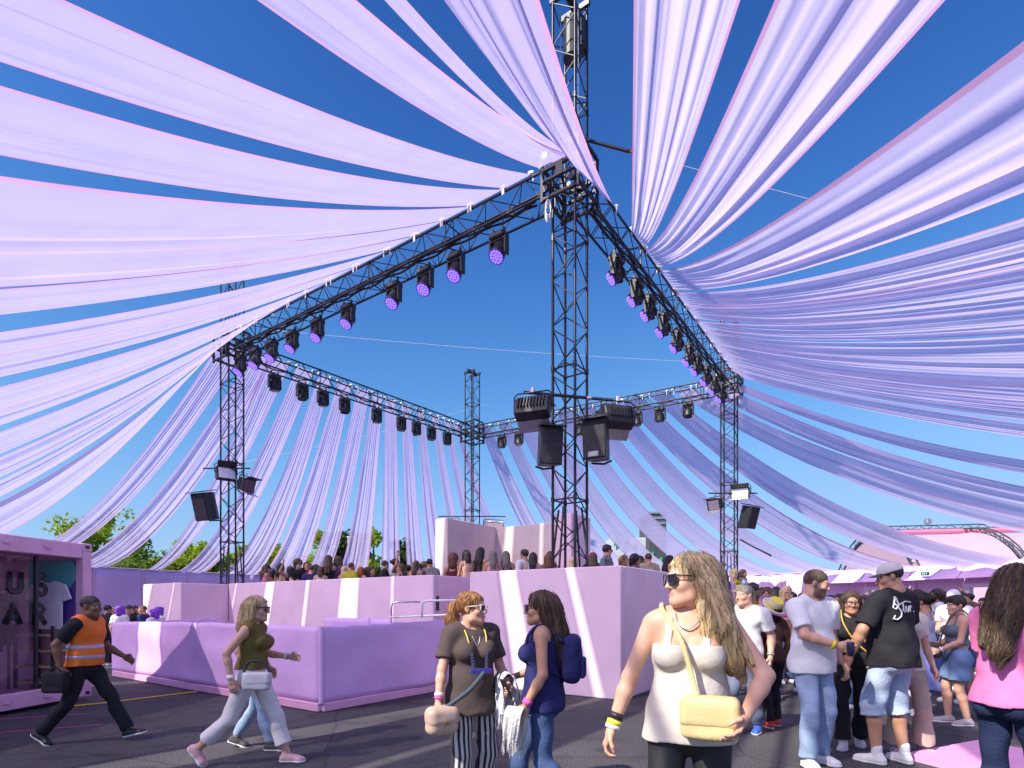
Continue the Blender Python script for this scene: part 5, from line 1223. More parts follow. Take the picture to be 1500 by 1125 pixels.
def wristband(b, root, i, m, t=.03, name='wristband', w=.012):
    d = unit(b.wri[i] - b.elb[i]); p = b.wri[i] - d * t; u = unit(np.cross(d, v3(0, 0, 1) if abs(d[2]) < .9 else v3(0, 1, 0))); v = np.cross(d, u); r = .0335 * b.k * (.92 if b.fem else 1.08) * (.75 + .25 * b.w)
    mb = MB(); pts = []
    n = 16; V = []
    for q, rr in ((-w, r), (-w, r + .004), (w, r + .004), (w, r)):
        for j in range(n): a = j * 2 * math.pi / n; V.append(tuple(p + d * q + (u * math.cos(a) + v * math.sin(a)) * rr))
    f = [(l * n + j, l * n + (j + 1) % n, ((l + 1) % 4) * n + (j + 1) % n, ((l + 1) % 4) * n + j) for l in range(4) for j in range(n)]
    return part(name, mb.add(V, f).mesh(name, True), m, root)
def person(label, x, y, heading, z=0.0, grp=None):
    """heading: direction faced, degrees from +X"""
    return thing('person', label, 'person', (x, y, z), R_(heading - 90), grp)
def to_world(root, p): 
    a = root.rotation_euler.z; return Vector((root.location.x + p[0] * math.cos(a) - p[1] * math.sin(a), root.location.y + p[0] * math.sin(a) + p[1] * math.cos(a), root.location.z + p[2]))
def strap_curve(pts, r=.012, flat=.35):
    """smooth closed/open ribbon through points"""
    pts = [Vector(p) for p in pts]; out = []
    for i in range(len(pts) - 1):
        p0, p1, p2, p3 = pts[max(i - 1, 0)], pts[i], pts[i + 1], pts[min(i + 2, len(pts) - 1)]
        for j in range(6):
            t = j / 6; out.append(.5 * ((2 * p1) + (p2 - p0) * t + (2 * p0 - 5 * p1 + 4 * p2 - p3) * t * t + (3 * p1 - p0 - 3 * p2 + p3) * t ** 3))
    out.append(pts[-1]); return MB().tube(out, r, 6)
def bag(name, label, root, p, size, m, rot=0.0, strap=None, strapm=None, flap=True, seed=0, cat='bag', soft=.03, sr=.012, clasp=None):
    """a soft bag resting against somebody; p and strap points in that person's coordinates"""
    w = to_world(root, p); t = thing(name, label, cat, w, root.rotation_euler.z + rot)
    f = Field([(('x', (0, 0, 0), (size[0] / 2, size[1] / 2, size[2] / 2), None, min(soft, size[1] * .48)), .01, None)], .008); f.warp(wrinkle(seed, .003, 1.5)); obj_f('pouch', f, m, t)
    if flap:
        f = Field([(('x', (0, .002, size[2] * .15), (size[0] / 2 + .004, size[1] / 2 + .006, size[2] * .37), None, min(soft, size[1] * .48)), .01, None)], .008); f.plane((0, -size[1] * .3, 0), (0, -1, 0)); f.warp(wrinkle(seed + 1, .002, 1.5)); obj_f('flap', f, m, t)
    if clasp is not None: part('clasp', MB().box((0, size[1] / 2 + .008, -.01), (.03, .012, .03), None, .004), clasp, t)
    if strap:
        a = -root.rotation_euler.z * 0; q = Matrix.Rotation(-rot, 3, 'Z'); pts = [q @ (Vector(s) - Vector(p)) for s in strap]; part('strap', strap_curve(pts, sr).mesh('strap', True), strapm or m, t)
    return t

def draped(name, w, l1, l2, m, parent, seed, rot=0.0):
    """a knitted cloth folded over something: local X along the forearm, hanging down both sides"""
    rng = np.random.RandomState(seed); ph = rng.rand(5) * 6.28; nu, nv = 26, 44; V = []; s = np.linspace(-l1, l2, nv); Rm = rotz(rot)
    for j in range(nv):
        for i in range(nu):
            t = i / (nu - 1) - .5; a = abs(s[j]); hang = max(0, a - .07); sg = 1 if s[j] > 0 else -1
            y = sg * .055 * min(1, a / .07) + .020 * math.sin(17 * t + ph[0] + 4 * s[j]) * min(1, hang * 8) + .012 * math.sin(31 * t + ph[1] - 6 * s[j]) * min(1, hang * 8); z = .05 * math.cos(min(1, a / .07) * 1.5) - hang + .03 * math.sin(9 * t + ph[2]) * hang * 3
            V.append(Rm @ v3(t * w * (1 - .9 * hang + .25 * math.sin(5 * a + ph[3]) * hang) + .12 * hang * math.sin(ph[4]), y, z))
    I = np.arange(nu * nv).reshape(nv, nu); Q = np.stack([I[:-1, :-1], I[:-1, 1:], I[1:, 1:], I[1:, :-1]], -1).reshape(-1, 4); V = np.array(V)
    o = part(name, np_mesh(name, V, Q), m, parent); md = o.modifiers.new('thickness', 'SOLIDIFY'); md.thickness = .012
    fr = MB()
    for j in (0, nv - 1):
        for i in range(nu):
            p = V[j * nu + i]; fr.tube([p, p + v3(.004 * math.sin(i * 2.1), .004 * math.cos(i * 1.7), -.06 - .015 * math.sin(i * 1.3))], .0022, 4)
    part('fringe', fr, m, parent)
# ------------------------------------------------------------------ the people in front
W_ = {'black': cloth('black_cotton', (.020, .019, .024)), 'white': cloth('white_cotton_tee', (.74, .74, .76), vary=.04), 'cream': cloth('cream_rib', (.62, .56, .50), vary=.06), 'umber': cloth('umber_jersey', (.085, .062, .058)), 'navy': cloth('navy_cotton', (.022, .024, .11)),
      'olive': cloth('olive_knit', (.17, .13, .035)), 'orange': cloth('hi_vis_orange', (.90, .20, .03), .7), 'denim': cloth('mid_denim', (.06, .10, .22), bs=60), 'light_denim': cloth('light_denim', (.30, .40, .56), vary=.22, bs=50), 'dark_denim': cloth('dark_denim', (.018, .028, .075), bs=60), 'blue_denim': cloth('washed_denim', (.14, .22, .38), vary=.3, bs=50),
      'whitepants': cloth('white_linen', (.72, .68, .66), vary=.05), 'greyblue': cloth('grey_blue_chino', (.15, .17, .25)), 'pinktee': cloth('pink_jersey', (.78, .20, .42)), 'legging': mat('black_legging', (.02, .02, .022), .6, 0, .1, 5, .15, 20), 'bluedress': cloth('cornflower_cotton', (.16, .19, .50)), 'greytop': cloth('grey_green_knit', (.12, .15, .18)),
      'beige': cloth('beige_linen', (.45, .36, .28)), 'brown': cloth('brown_cotton', (.09, .04, .03)), 'lilactop': cloth('pale_blue_top', (.40, .44, .66))}
BAND = {'white': mat('paper_band', (.8, .8, .78), .5), 'yellow': mat('yellow_band', (.80, .72, .05), .5), 'pink': mat('pink_band', (.85, .10, .45), .5), 'black': M['black'], 'lilac': mat('lilac_band', (.5, .3, .7), .5)}
SHOE = {'black': mat('black_shoe', (.02, .02, .022), .5), 'white': mat('white_shoe', (.74, .73, .72), .55, 0, .05, 9), 'grey': mat('grey_mesh_shoe', (.36, .32, .36), .75, 0, .15, 30), 'blue': mat('blue_shoe', (.04, .11, .42), .6), 'red': mat('red_shoe', (.6, .03, .03), .5), 'pinkw': mat('rose_shoe', (.62, .36, .38), .6), 'dark': mat('charcoal_shoe', (.06, .055, .06), .7, 0, .3, 30)}
GLD = mat('brass', (.6, .42, .15), .3, 1)
# 1 steward in the orange vest
r = person('man in an orange high visibility vest and black trousers striding right past the container', -4.69, 6.13, 4)
b = Body(1.66, False, 1.02, feet=[(.09, -.40, .06, -.05, -.55), (-.09, .42, .0, .05, .22)], hands=[(.25, -.10, .90), (-.22, .30, .98)], hipdrop=.055, lean=.06, head=(0, -.06))
body_obj(b, r, 'brown', brow=(.02, .015, .012), lip=(.16, .07, .06)); hair_obj(b, r, 'buzz', 'dark')
obj_f('shirt', top_field(b, .75, .90, .012, .012, seed=3), W_['black'], r); obj_f('trousers', trouser_field(b, 1.97, .014, .018, seed=4), W_['black'], r); shoes(b, r, SHOE['black'])
vf = top_field(b, 0, .90, .030, .024, seed=5, neck=.10, amp=.003); vf.cut(('c', tuple(b.neck + v3(0, .14, .06)), tuple(b.neck + v3(0, .15, -.18)), .05, .01), .01); vest = obj_f('safety_vest', vf, W_['orange'], r)
refl = mat('reflective_tape', (.50, .44, .66), .35, 0, .1, 20)
for z in (1.00, 1.12):
    bf = top_field(b, 0, z - .022, .033, .026, seed=5, amp=.003); bf.plane((0, 0, (z + .022) * b.k), (0, 0, 1)); obj_f('reflective_band', bf, refl, vest)
bag('black_tool_bag', 'small black bag carried low by the man in the orange vest', r, (.27, -.12, .70), (.10, .24, .22), W_['black'], strap=[(.27, -.20, .78), (.26, -.13, .86), (.27, -.04, .78)], sr=.01, seed=2)
# 2 blonde woman in white trousers
r = person('blonde woman in an olive sleeveless top and white cropped trousers walking right', -2.46, 5.28, 2)
b = Body(1.63, True, 1.04, 1.1, feet=[(.08, -.46, .10, -.05, -.85), (-.07, .30, .0, .0, .0)], hands=[(.24, -.10, .90), (-.20, .30, 1.08)], hipdrop=.05, lean=.04, head=(.05, -.05))
body_obj(b, r, 'fair'); hair_obj(b, r, 'long', 'blonde'); sunglasses(b, r, M['black'])
obj_f('sleeveless_top', top_field(b, 0, .98, .010, .010, seed=6, neck=.07), W_['olive'], r); obj_f('trousers', trouser_field(b, 1.72, .018, .03, 1.06, seed=7, amp=.005), W_['whitepants'], r); shoes(b, r, SHOE['pinkw'])
wristband(b, r, 0, BAND['white'], .02, 'bracelet', .02); wristband(b, r, 1, BAND['white'], .03)
bag('white_handbag', 'white and grey leather handbag at the hip of the blonde woman in white trousers', r, (.22, .13, .82), (.08, .25, .165), mat('white_leather', (.60, .58, .62), .35, 0, .1, 4), strap=[(.22, .02, .90), (.20, .05, .99), (.20, .18, .99), (.22, .25, .90)], strapm=M['black'], seed=3, clasp=M['alu'])
# 2b companion behind
r = person('woman in pale blue jeans and dark trainers walking right hidden behind the blonde woman', -2.72, 5.86, 0)
b = Body(1.60, True, .9, feet=[(.08, .22, 0, 0), (-.08, -.22, .03, 0, -.3)], hipdrop=.02)
body_obj(b, r, 'fair', h=.014); hair_obj(b, r, 'shoulder', 'brown'); obj_f('shirt', top_field(b, .6, .92, .012, seed=8), W_['white'], r); obj_f('jeans', trouser_field(b, 1.95, .010, .01, seed=9), W_['light_denim'], r); shoes(b, r, SHOE['dark'])
# 3 woman with the ginger ponytail
r = person('woman with a ginger ponytail, white sunglasses, dark brown top and striped trousers', -.30, 4.1, -66)
b = Body(1.585, True, 1.16, 1.3, .4, feet=[(.10, .05, 0, -.15), (-.11, -.03, 0, .15)], hands=[(.31, .10, .90), (-.22, .24, 1.04)], twist=0.0, head=(.82, .0), poles=[(.9, -.6, -.1), None])
body_obj(b, r, 'fair', curls=(.7, 1.0), fat=.006, lip=(.5, .12, .14)); hair_obj(b, r, 'ponytail', 'ginger'); g = sunglasses(b, r, M['white'])
obj_f('top', top_field(b, .70, .80, .016, .022, seed=11, neck=.10), W_['umber'], r); obj_f('trousers', trouser_field(b, 1.9, .02, .045, 1.0, seed=12, amp=.006), stripes('striped_cotton', (.03, .025, .035), (.62, .58, .56), 9), r); shoes(b, r, SHOE['black'])
wristband(b, r, 0, BAND['white'], .05); wristband(b, r, 0, BAND['pink'], .025, 'bracelet', .008); wristband(b, r, 1, BAND['lilac'], .04, 'watch', .016)
nk = b.neck; k = b.k
for s in (1, -1): part('lanyard', strap_curve([nk + v3(s * .055, -.03, .035), nk + v3(s * .075, .06, -.02), nk + v3(s * .07, .125, -.09), nk + v3(s * .055, .17, -.20)], .006).mesh('lanyard', True), mat('gold_cord', (.62, .45, .10), .5), r)
for s in (1, -1):
    o = MB()
    for q in range(5): o.lathe([(.001, -.014), (.016, -.008), (.016, .008), (.001, .014)], 8, Matrix.Translation(Vector(nk + v3(s * (.056 - .002 * q), .178 + .004 * q, -.20 - .022 * q))))
    part('beads', o, mat('dark_beads', (.05, .05, .10), .3), r)
part('badge', MB().box(tuple(nk + v3(0, .205, -.315)), (.16, .012, .035), None, .005), mat('blue_badge', (.06, .05, .35), .3), r)
part('necklace', strap_curve([nk + v3(.045, .02, .01), nk + v3(.03, .10, -.07), nk + v3(0, .135, -.14), nk + v3(-.03, .10, -.07), nk + v3(-.045, .02, .01)], .0025).mesh('necklace', True), M['alu'], r)
bag('beige_shoulder_bag', 'beige leather shoulder bag with a grey strap worn by the woman in striped trousers', r, (.28, .19, .72), (.23, .12, .19), mat('beige_leather', (.52, .37, .29), .5, 0, .1, 6), rot=R_(10), strap=[(.26, .19, .80), (.10, .235, .92), (-.01, .24, 1.04)], strapm=cloth('slate_webbing', (.07, .09, .12)), sr=.017, seed=5, clasp=GLD, soft=.05)
ph = thing('phone', 'dark phone held by the woman in striped trousers', 'phone', to_world(r, tuple(b.wri[1] + v3(.05, .08, -.02))), r.rotation_euler.z); part('case', MB().box((0, 0, 0), (.012, .075, .15), Matrix.Rotation(.4, 3, 'Y'), .005), M['black'], ph); part('screen', MB().box((-.008, 0, 0.003), (.003, .066, .138), Matrix.Rotation(.4, 3, 'Y')), M['glassdark'], ph)
e, w = b.elb[1], b.wri[1]; fa = unit(w - e)
jk = thing('white_cardigan', 'white fringed cardigan over the forearm of the woman in striped trousers', 'cardigan', to_world(r, tuple(e * .35 + w * .65)), r.rotation_euler.z); draped('knit', .20, .34, .24, cloth('white_knit', (.66, .64, .66), vary=.08, bump=.8, bs=60), jk, 21, math.atan2(fa[1], fa[0]))
# 4 woman in navy walking left
r = person('woman with long brown hair in a navy open back top walking left with a backpack', .22, 3.95, 170)
b = Body(1.62, True, 1.02, feet=[(.08, .25, 0, 0), (-.08, -.25, .04, 0, -.4)], hands=[(.22, .26, 1.05), (-.25, .10, .90)], hipdrop=.03, head=(.05, -.03))
body_obj(b, r, 'tan'); hair_obj(b, r, 'verylong', 'brown'); sunglasses(b, r, M['black'])
obj_f('top', top_field(b, 0, .84, .014, .020, seed=14, neck=.11, strap=True, neckline=1.36), W_['navy'], r); obj_f('jeans', trouser_field(b, 1.95, .012, .012, seed=15), W_['denim'], r); shoes(b, r, SHOE['white'])
wristband(b, r, 1, BAND['pink'], .03, w=.018)
bp = bag('navy_backpack', 'slack navy backpack on the back of the woman walking left', r, (.03, -.20, 1.13), (.27, .14, .34), W_['navy'], seed=8, flap=False, cat='backpack', soft=.06)
part('pocket', MB().box((0, -.075, -.06), (.18, .05, .14), None, .02), W_['navy'], bp)
for s in (1, -1): part('strap', strap_curve([Vector((s * .09 - .03, .05, .12)), Vector((s * .09 - .03, .20, .24)), Vector((s * .10 - .03, .30, .14)), Vector((s * .11 - .03, .28, -.02)), Vector((s * .12 - .03, .08, -.10))], .014).mesh('strap', True), W_['navy'], bp)
p = b.wri[1] + v3(0, .06, -.055)
jk = thing('white_scarf', 'white fringed scarf hanging from the hand of the woman in navy', 'scarf', to_world(r, tuple(p)), r.rotation_euler.z); draped('knit', .13, .30, .26, cloth('white_knit_b', (.62, .60, .60), vary=.1, bump=.8, bs=70), jk, 24, 1.2)
# 5 big blonde woman close to the camera
r = person('woman with windblown blonde hair in a cream tank top close to the camera', .84, 2.64, -112)
b = Body(1.735, True, 1.14, 1.25, .25, feet=[(.11, .10, 0, -.1), (-.10, -.08, 0, .1)], hands=[(.36, .10, .90), (-.24, .22, 1.04)], head=(-.98, -.04), twist=.05, poles=[(.8, -1, -.2), (-1.0, -.55, -.1)])
body_obj(b, r, 'fair', h=.009, hh=.0048, curls=(.85, .5), fat=.006, lip=(.55, .22, .20)); hair_obj(b, r, 'windblown', 'blonde', .0055); sunglasses(b, r, M['black'])
obj_f('tank_top', top_field(b, 0, .88, .012, .016, h=.008, seed=17, neck=.12, strap=True, neckline=1.335, amp=.005), W_['cream'], r); obj_f('leggings', trouser_field(b, 1.97, .007, 0, 1.0, seed=18, amp=.002), W_['legging'], r); shoes(b, r, SHOE['white'])
wristband(b, r, 0, BAND['black'], .055, 'watch', .016); wristband(b, r, 0, BAND['yellow'], .022, w=.011); wristband(b, r, 0, BAND['white'], .0, w=.010)
part('necklace', strap_curve([b.neck + v3(.06, .0, .02), b.neck + v3(.05, .085, -.05), b.neck + v3(0, .115, -.09), b.neck + v3(-.05, .085, -.05), b.neck + v3(-.06, 0, .02)], .004).mesh('necklace', True), M['alu'], r)
bag('straw_crossbody_bag', 'pale yellow crossbody bag in front of the woman in the cream tank top', r, (-.10, .235, 1.02), (.235, .10, .18), mat('pale_yellow_canvas', (.66, .52, .25), .75, 0, .08, 8, .18, 90), strap=[(-.05, .235, 1.10), (-.02, .215, 1.22), (.015, .215, 1.34), (.07, .165, 1.43), (.115, .085, 1.485), (.125, .0, 1.505), (.12, -.09, 1.43)], sr=.012, seed=9, flap=True)
# 6 grey-haired man
r = person('grey haired man in a white v neck t shirt, slate trousers and blue trainers', 2.74, 6.55, -128)
b = Body(1.75, False, 1.04, belly=.5, feet=[(.09, .12, 0, -.1), (-.10, -.16, .02, .1, -.15)], hands=[(.27, .12, .92), (-.28, .02, .92)], head=(-.55, 0), hipdrop=.015)
body_obj(b, r, 'fair', brow=(.14, .11, .09)); hair_obj(b, r, 'short', 'grey'); obj_f('t_shirt', top_field(b, .72, .86, .016, .018, seed=20, vneck=True), W_['white'], r); obj_f('trousers', trouser_field(b, 1.95, .016, .02, seed=21), W_['greyblue'], r); shoes(b, r, SHOE['blue']); wristband(b, r, 1, M['alu'], .03, 'watch', .014)
# 7 bearded man in the white tee
r = person('bearded man in a plain white t shirt and light blue jeans holding a drink can', 2.84, 5.28, -72)
b = Body(1.83, False, 1.10, belly=.7, feet=[(.13, .08, 0, -.3), (-.12, -.02, 0, .2)], hands=[(.04, .30, 1.10), (-.29, .05, .92)], head=(.72, -.22), lean=.03, poles=[(1, -.4, -.3), None])
body_obj(b, r, 'fair', curls=(1.0, .6), beard=(.055, .035, .026), brow=(.05, .03, .02), fat=.004, thumbs=((0, .3, 1), None)); hair_obj(b, r, 'short', 'brown')
obj_f('t_shirt', top_field(b, .74, .84, .018, .024, seed=22, neck=.08), W_['white'], r); obj_f('jeans', trouser_field(b, 1.97, .016, .022, seed=23, amp=.006), W_['light_denim'], r); shoes(b, r, SHOE['white'], o=.010); wristband(b, r, 0, BAND['yellow'], .03, w=.015)
d = unit(b.wri[0] - b.elb[0]); p = b.wri[0] + d * .085 + v3(0, .03, 0)
cn = thing('drink_can', 'dark drink can in the hand of the bearded man', 'can', to_world(r, tuple(p)), 0); part('can', MB().lathe([(.022, -.062), (.031, -.055), (.031, .052), (.026, .060), (.001, .061)], 16).mesh('can', True), mat('can_print', (.05, .04, .08), .3, .5, .6, 14), cn); part('lid', MB().lathe([(.024, .0605), (.025, .064), (.001, .0635)], 16), M['alu'], cn)
# 8 woman in black
r = person('woman all in black between the bearded man and the man in the cap', 3.62, 5.95, -118)
b = Body(1.64, True, .98, 1.0, feet=[(.08, .12, 0, -.1), (-.08, -.12, 0, .1)], hands=[(.26, .10, .90), (-.18, .26, 1.02)], head=(.1, -.05))
body_obj(b, r, 'tan', lip=(.45, .14, .14)); hair_obj(b, r, 'long', 'brown'); sunglasses(b, r, M['black'], 'glasses', False); obj_f('top', top_field(b, 2, .92, .012, .010, seed=25, neck=.08, vneck=True), W_['black'], r); obj_f('trousers', trouser_field(b, 1.95, .014, .03, seed=26), W_['black'], r); shoes(b, r, SHOE['white'])
bag('cream_tote_bag', 'cream cotton tote bag hanging from the hand of the woman in black', r, (.30, .10, .46), (.05, .30, .36), cloth('cream_canvas', (.66, .58, .40)), strap=[(.30, .0, .63), (.29, .06, .80), (.29, .14, .80), (.30, .2, .63)], sr=.01, flap=False, seed=10)
bag('black_belt_bag', 'small black bag on a yellow strap across the woman in black', r, (-.08, .20, .96), (.22, .07, .13), W_['black'], strap=[(-.16, .18, 1.0), (-.02, .19, 1.14), (.08, .17, 1.32), (.10, .06, 1.46)], strapm=mat('yellow_webbing', (.60, .38, .06), .7), sr=.008, seed=12)
# 9 man in the cap seen from behind
r = person('man in a pale cap, black t shirt with white script and long denim shorts', 3.60, 5.28, 112)
b = Body(1.90, False, 1.13, belly=.5, feet=[(.14, -.02, 0, -.25), (-.13, .06, 0, .25)], hands=[(.22, .26, 1.10), (-.34, .14, .95)], head=(.80, -.20), poles=[(1, -.3, -.2), (-1, -.6, -.1)])
body_obj(b, r, 'tan', curls=(.8, 1.1), brow=(.03, .02, .015)); hair_obj(b, r, 'short', 'dark'); cap(b, r, cloth('cap_cotton', (.60, .57, .55)), M['black'])
tf = top_field(b, .86, .86, .020, .030, seed=27, neck=.08); tee = obj_f('t_shirt', tf, W_['black'], r)
obj_f('denim_shorts', trouser_field(b, 1.18, .030, .035, 1.0, seed=28, o2=.05, amp=.006), cloth('pale_denim', (.40, .48, .62), vary=.2, bs=50), r); shoes(b, r, SHOE['white'], o=.008)
for i in (0, 1):
    a = b.ank[i]; obj_f('sock', Field([(('c', tuple(a + v3(0, 0, .075)), tuple(a + v3(0, 0, -.02)), .046, .046), .01, None)], .008), W_['white'], r)
co = np.empty(len(tee.data.vertices) * 3, np.float32); tee.data.vertices.foreach_get('co', co); co = co.reshape(-1, 3)
def on_back(x, z):
    m = np.hypot(co[:, 0] - x, co[:, 2] - z) < .02; m &= co[:, 1] < b.chest[1]
    return (x, co[m, 1].min() - .002 if m.any() else -.14, z)
def script(strokes, cx, cz, w):
    mb = MB()
    for s in strokes:
        pts = []
        for (x0, y0), (x1, y1) in zip(s[:-1], s[1:]):
            for t in np.linspace(0, 1, 5)[:-1]: pts.append(on_back(cx + (x0 + (x1 - x0) * t - .5) * w, cz + (y0 + (y1 - y0) * t) * w))
        pts.append(on_back(cx + (s[-1][0] - .5) * w, cz + s[-1][1] * w)); mb.tube(pts, .0065, 6)
    return mb.mesh('lettering', True)
S1 = [[(.22, .62), (.10, .40), (.04, .20), (.12, .12), (.25, .30), (.22, .58), (.17, .66), (.10, .40), (.30, .02), (.28, -.18), (.15, -.32), (.03, -.28), (.08, -.14)], [(.22, .30), (.55, .46), (.86, .42)], [(.42, .36), (.38, .08), (.46, -.02)], [(.52, .26), (.50, .06), (.58, .0), (.66, .24), (.64, .02)], [(.72, .26), (.72, .0)], [(.72, .16), (.80, .27), (.86, .22)], [(.93, .02), (.945, .02)]]
part('lettering', script([[(x, y * .8) for x, y in s_] for s_ in S1], -.035, b.chest[2] + .045, .27), mat('white_print', (.72, .72, .74), .7), tee)
p = b.wri[1] + unit(b.wri[1] - b.elb[1]) * .12 + v3(-.01, .02, -.02)
cm = thing('camera', 'black camera with a long lens hanging from the hand of the man in the cap', 'camera', to_world(r, tuple(p)), r.rotation_euler.z + .4); part('camera_body', MB().box((0, 0, 0), (.14, .065, .10), None, .015), M['black'], cm); part('viewfinder', MB().box((0, 0, .062), (.055, .055, .035), None, .01), M['black'], cm); part('lens_barrel', MB().lathe([(.03, 0), (.037, .01), (.037, .06), (.04, .065), (.04, .12), (.034, .125), (.001, .118)], 18, Matrix.Rotation(R_(160), 4, 'X')).mesh('lens_barrel', True), M['black'], cm)
# 10 woman in the pink tee at the right edge
r = person('woman with very long dark hair in a pink t shirt and dark jeans', 3.06, 3.42, 16)
b = Body(1.74, True, 1.06, 1.1, .2, feet=[(.09, .10, 0, 0), (-.09, -.10, 0, 0)], hands=[(.12, .33, 1.05), (-.14, .32, 1.10)], head=(.1, -.25), lean=.05, poles=[(.5, -1, -.4), None])
body_obj(b, r, 'tan', curls=(.8, .8)); hair_obj(b, r, 'verylong', 'brown'); obj_f('t_shirt', top_field(b, .74, .90, .018, .024, seed=30, neck=.08, amp=.005), W_['pinktee'], r); obj_f('jeans', trouser_field(b, 1.97, .008, .004, seed=31, waist=.99), W_['dark_denim'], r); shoes(b, r, SHOE['white'])
# 11, 12 pair to the right
r = person('woman with tied dark hair in a cornflower blue dress seen from behind', 5.62, 7.6, 128)
b = Body(1.66, True, 1.04, feet=[(.09, .03, 0, -.1), (-.09, -.05, 0, .1)], hands=[(.22, .22, 1.08), (-.24, .12, .95)]); body_obj(b, r, 'tan'); hair_obj(b, r, 'bun', 'dark')
obj_f('bodice', top_field(b, 0, .98, .010, .008, seed=33, neck=.10, strap=True, neckline=1.37), W_['lilactop'], r); obj_f('skirt', skirt_field(b, .40, 1.05, .135, .25, seed=34), W_['bluedress'], r); shoes(b, r, SHOE['white']); wristband(b, r, 1, BAND['yellow'], .02)
r = person('woman with short dark hair in a grey crop top and denim shorts', 5.66, 7.08, 165)
b = Body(1.61, True, 1.04, feet=[(.10, .06, 0, -.15), (-.10, -.06, 0, .15)], hands=[(.10, .28, 1.05), (-.10, .26, 1.03)], head=(.15, -.05)); body_obj(b, r, 'fair', curls=(.9, .9)); hair_obj(b, r, 'shortthick', 'dark')
obj_f('crop_top', top_field(b, 0, 1.10, .010, .006, seed=35, neck=.09, strap=True, neckline=1.37), W_['greytop'], r); obj_f('denim_shorts', trouser_field(b, .72, .016, .045, 1.06, seed=36, amp=.006), W_['blue_denim'], r); shoes(b, r, SHOE['grey'], o=.010); wristband(b, r, 1, BAND['white'], .02)
bag('brown_leather_bag', 'brown leather crossbody bag of the woman in denim shorts', r, (.08, .22, .93), (.24, .09, .20), mat('brown_leather', (.10, .055, .035), .45, 0, .2, 8), strap=[(.0, .2, 1.02), (-.06, .18, 1.2), (-.10, .10, 1.40), (-.10, .0, 1.45), (-.07, -.10, 1.36)], sr=.009, seed=14)
# 13 woman with the straw hat
r = person('woman in dark clothes and red shoes wearing a straw hat with a rainbow band', 3.24, 6.95, 96)
b = Body(1.56, True, .95, feet=[(.08, .04, 0, 0), (-.09, -.10, 0, 0)], head=(.2, .3)); body_obj(b, r, 'tan'); hair_obj(b, r, 'shoulder', 'dark'); obj_f('top', top_field(b, 2, .92, .012, .012, seed=38), W_['brown'], r); obj_f('trousers', trouser_field(b, 1.96, .014, .01, seed=39), W_['black'], r); shoes(b, r, SHOE['red'])
def straw_hat(b, root, tilt=.0, pos=(0, -.03, .06)):
    mt = Matrix.Translation(pos) @ Matrix.Rotation(tilt, 4, 'X')
    o = part('hat', MB().lathe([(.205, .004), (.20, .012), (.13, .006), (.104, .010), (.1, .06), (.088, .095), (.001, .105)], 28, mt).mesh('hat', True), mat('straw', (.60, .54, .40), .8, 0, .15, 30, .6, 60), root); put_head(o, b)
    for i, (c, n) in enumerate((((.70, .62, .05), 'hat_band'), ((.04, .06, .35), 'brim_stripe'), ((.62, .05, .22), 'brim_stripe'))):
        pr = [(.1055, .012), (.1055, .045), (.104, .046), (.104, .011)] if i == 0 else [(.15 + .02 * i, .0128), (.165 + .02 * i, .0138), (.165 + .02 * i, .0118), (.15 + .02 * i, .0108)]
        part(n, MB().lathe(pr, 28, mt, True), mat('hat_%s' % n, c, .7), o)
    part('crown_top', MB().lathe([(.06, .1005), (.085, .098), (.08, .104), (.001, .110)], 24, mt), mat('hat_yellow', (.72, .66, .06), .7), o)
    return o
straw_hat(b, r, .45)
# 14, 15 half hidden
r = person('person in wide beige trousers standing behind the man in the cap', 4.02, 5.72, -95)
b = Body(1.66, True, 1.0, feet=[(.09, .0, 0, -.2), (-.16, .04, 0, .2)]); body_obj(b, r, 'fair', h=.014); hair_obj(b, r, 'shoulder', 'brown'); obj_f('shirt', top_field(b, .6, .9, seed=40), W_['cream'], r); obj_f('trousers', trouser_field(b, 1.92, .02, .06, seed=41), W_['beige'], r); shoes(b, r, mat('patterned_shoe', (.55, .40, .48), .7, 0, .6, 40))
r = person('woman with straight brown hair in a slate top beyond the grey haired man', 2.92, 7.9, 92)
b = Body(1.74, True, .95); body_obj(b, r, 'tan', h=.014); hair_obj(b, r, 'long', 'brown'); obj_f('top', top_field(b, .6, .9, seed=42), W_['greyblue'], r); obj_f('jeans', trouser_field(b, 1.95, .012, seed=43), W_['dark_denim'], r); shoes(b, r, SHOE['white'])

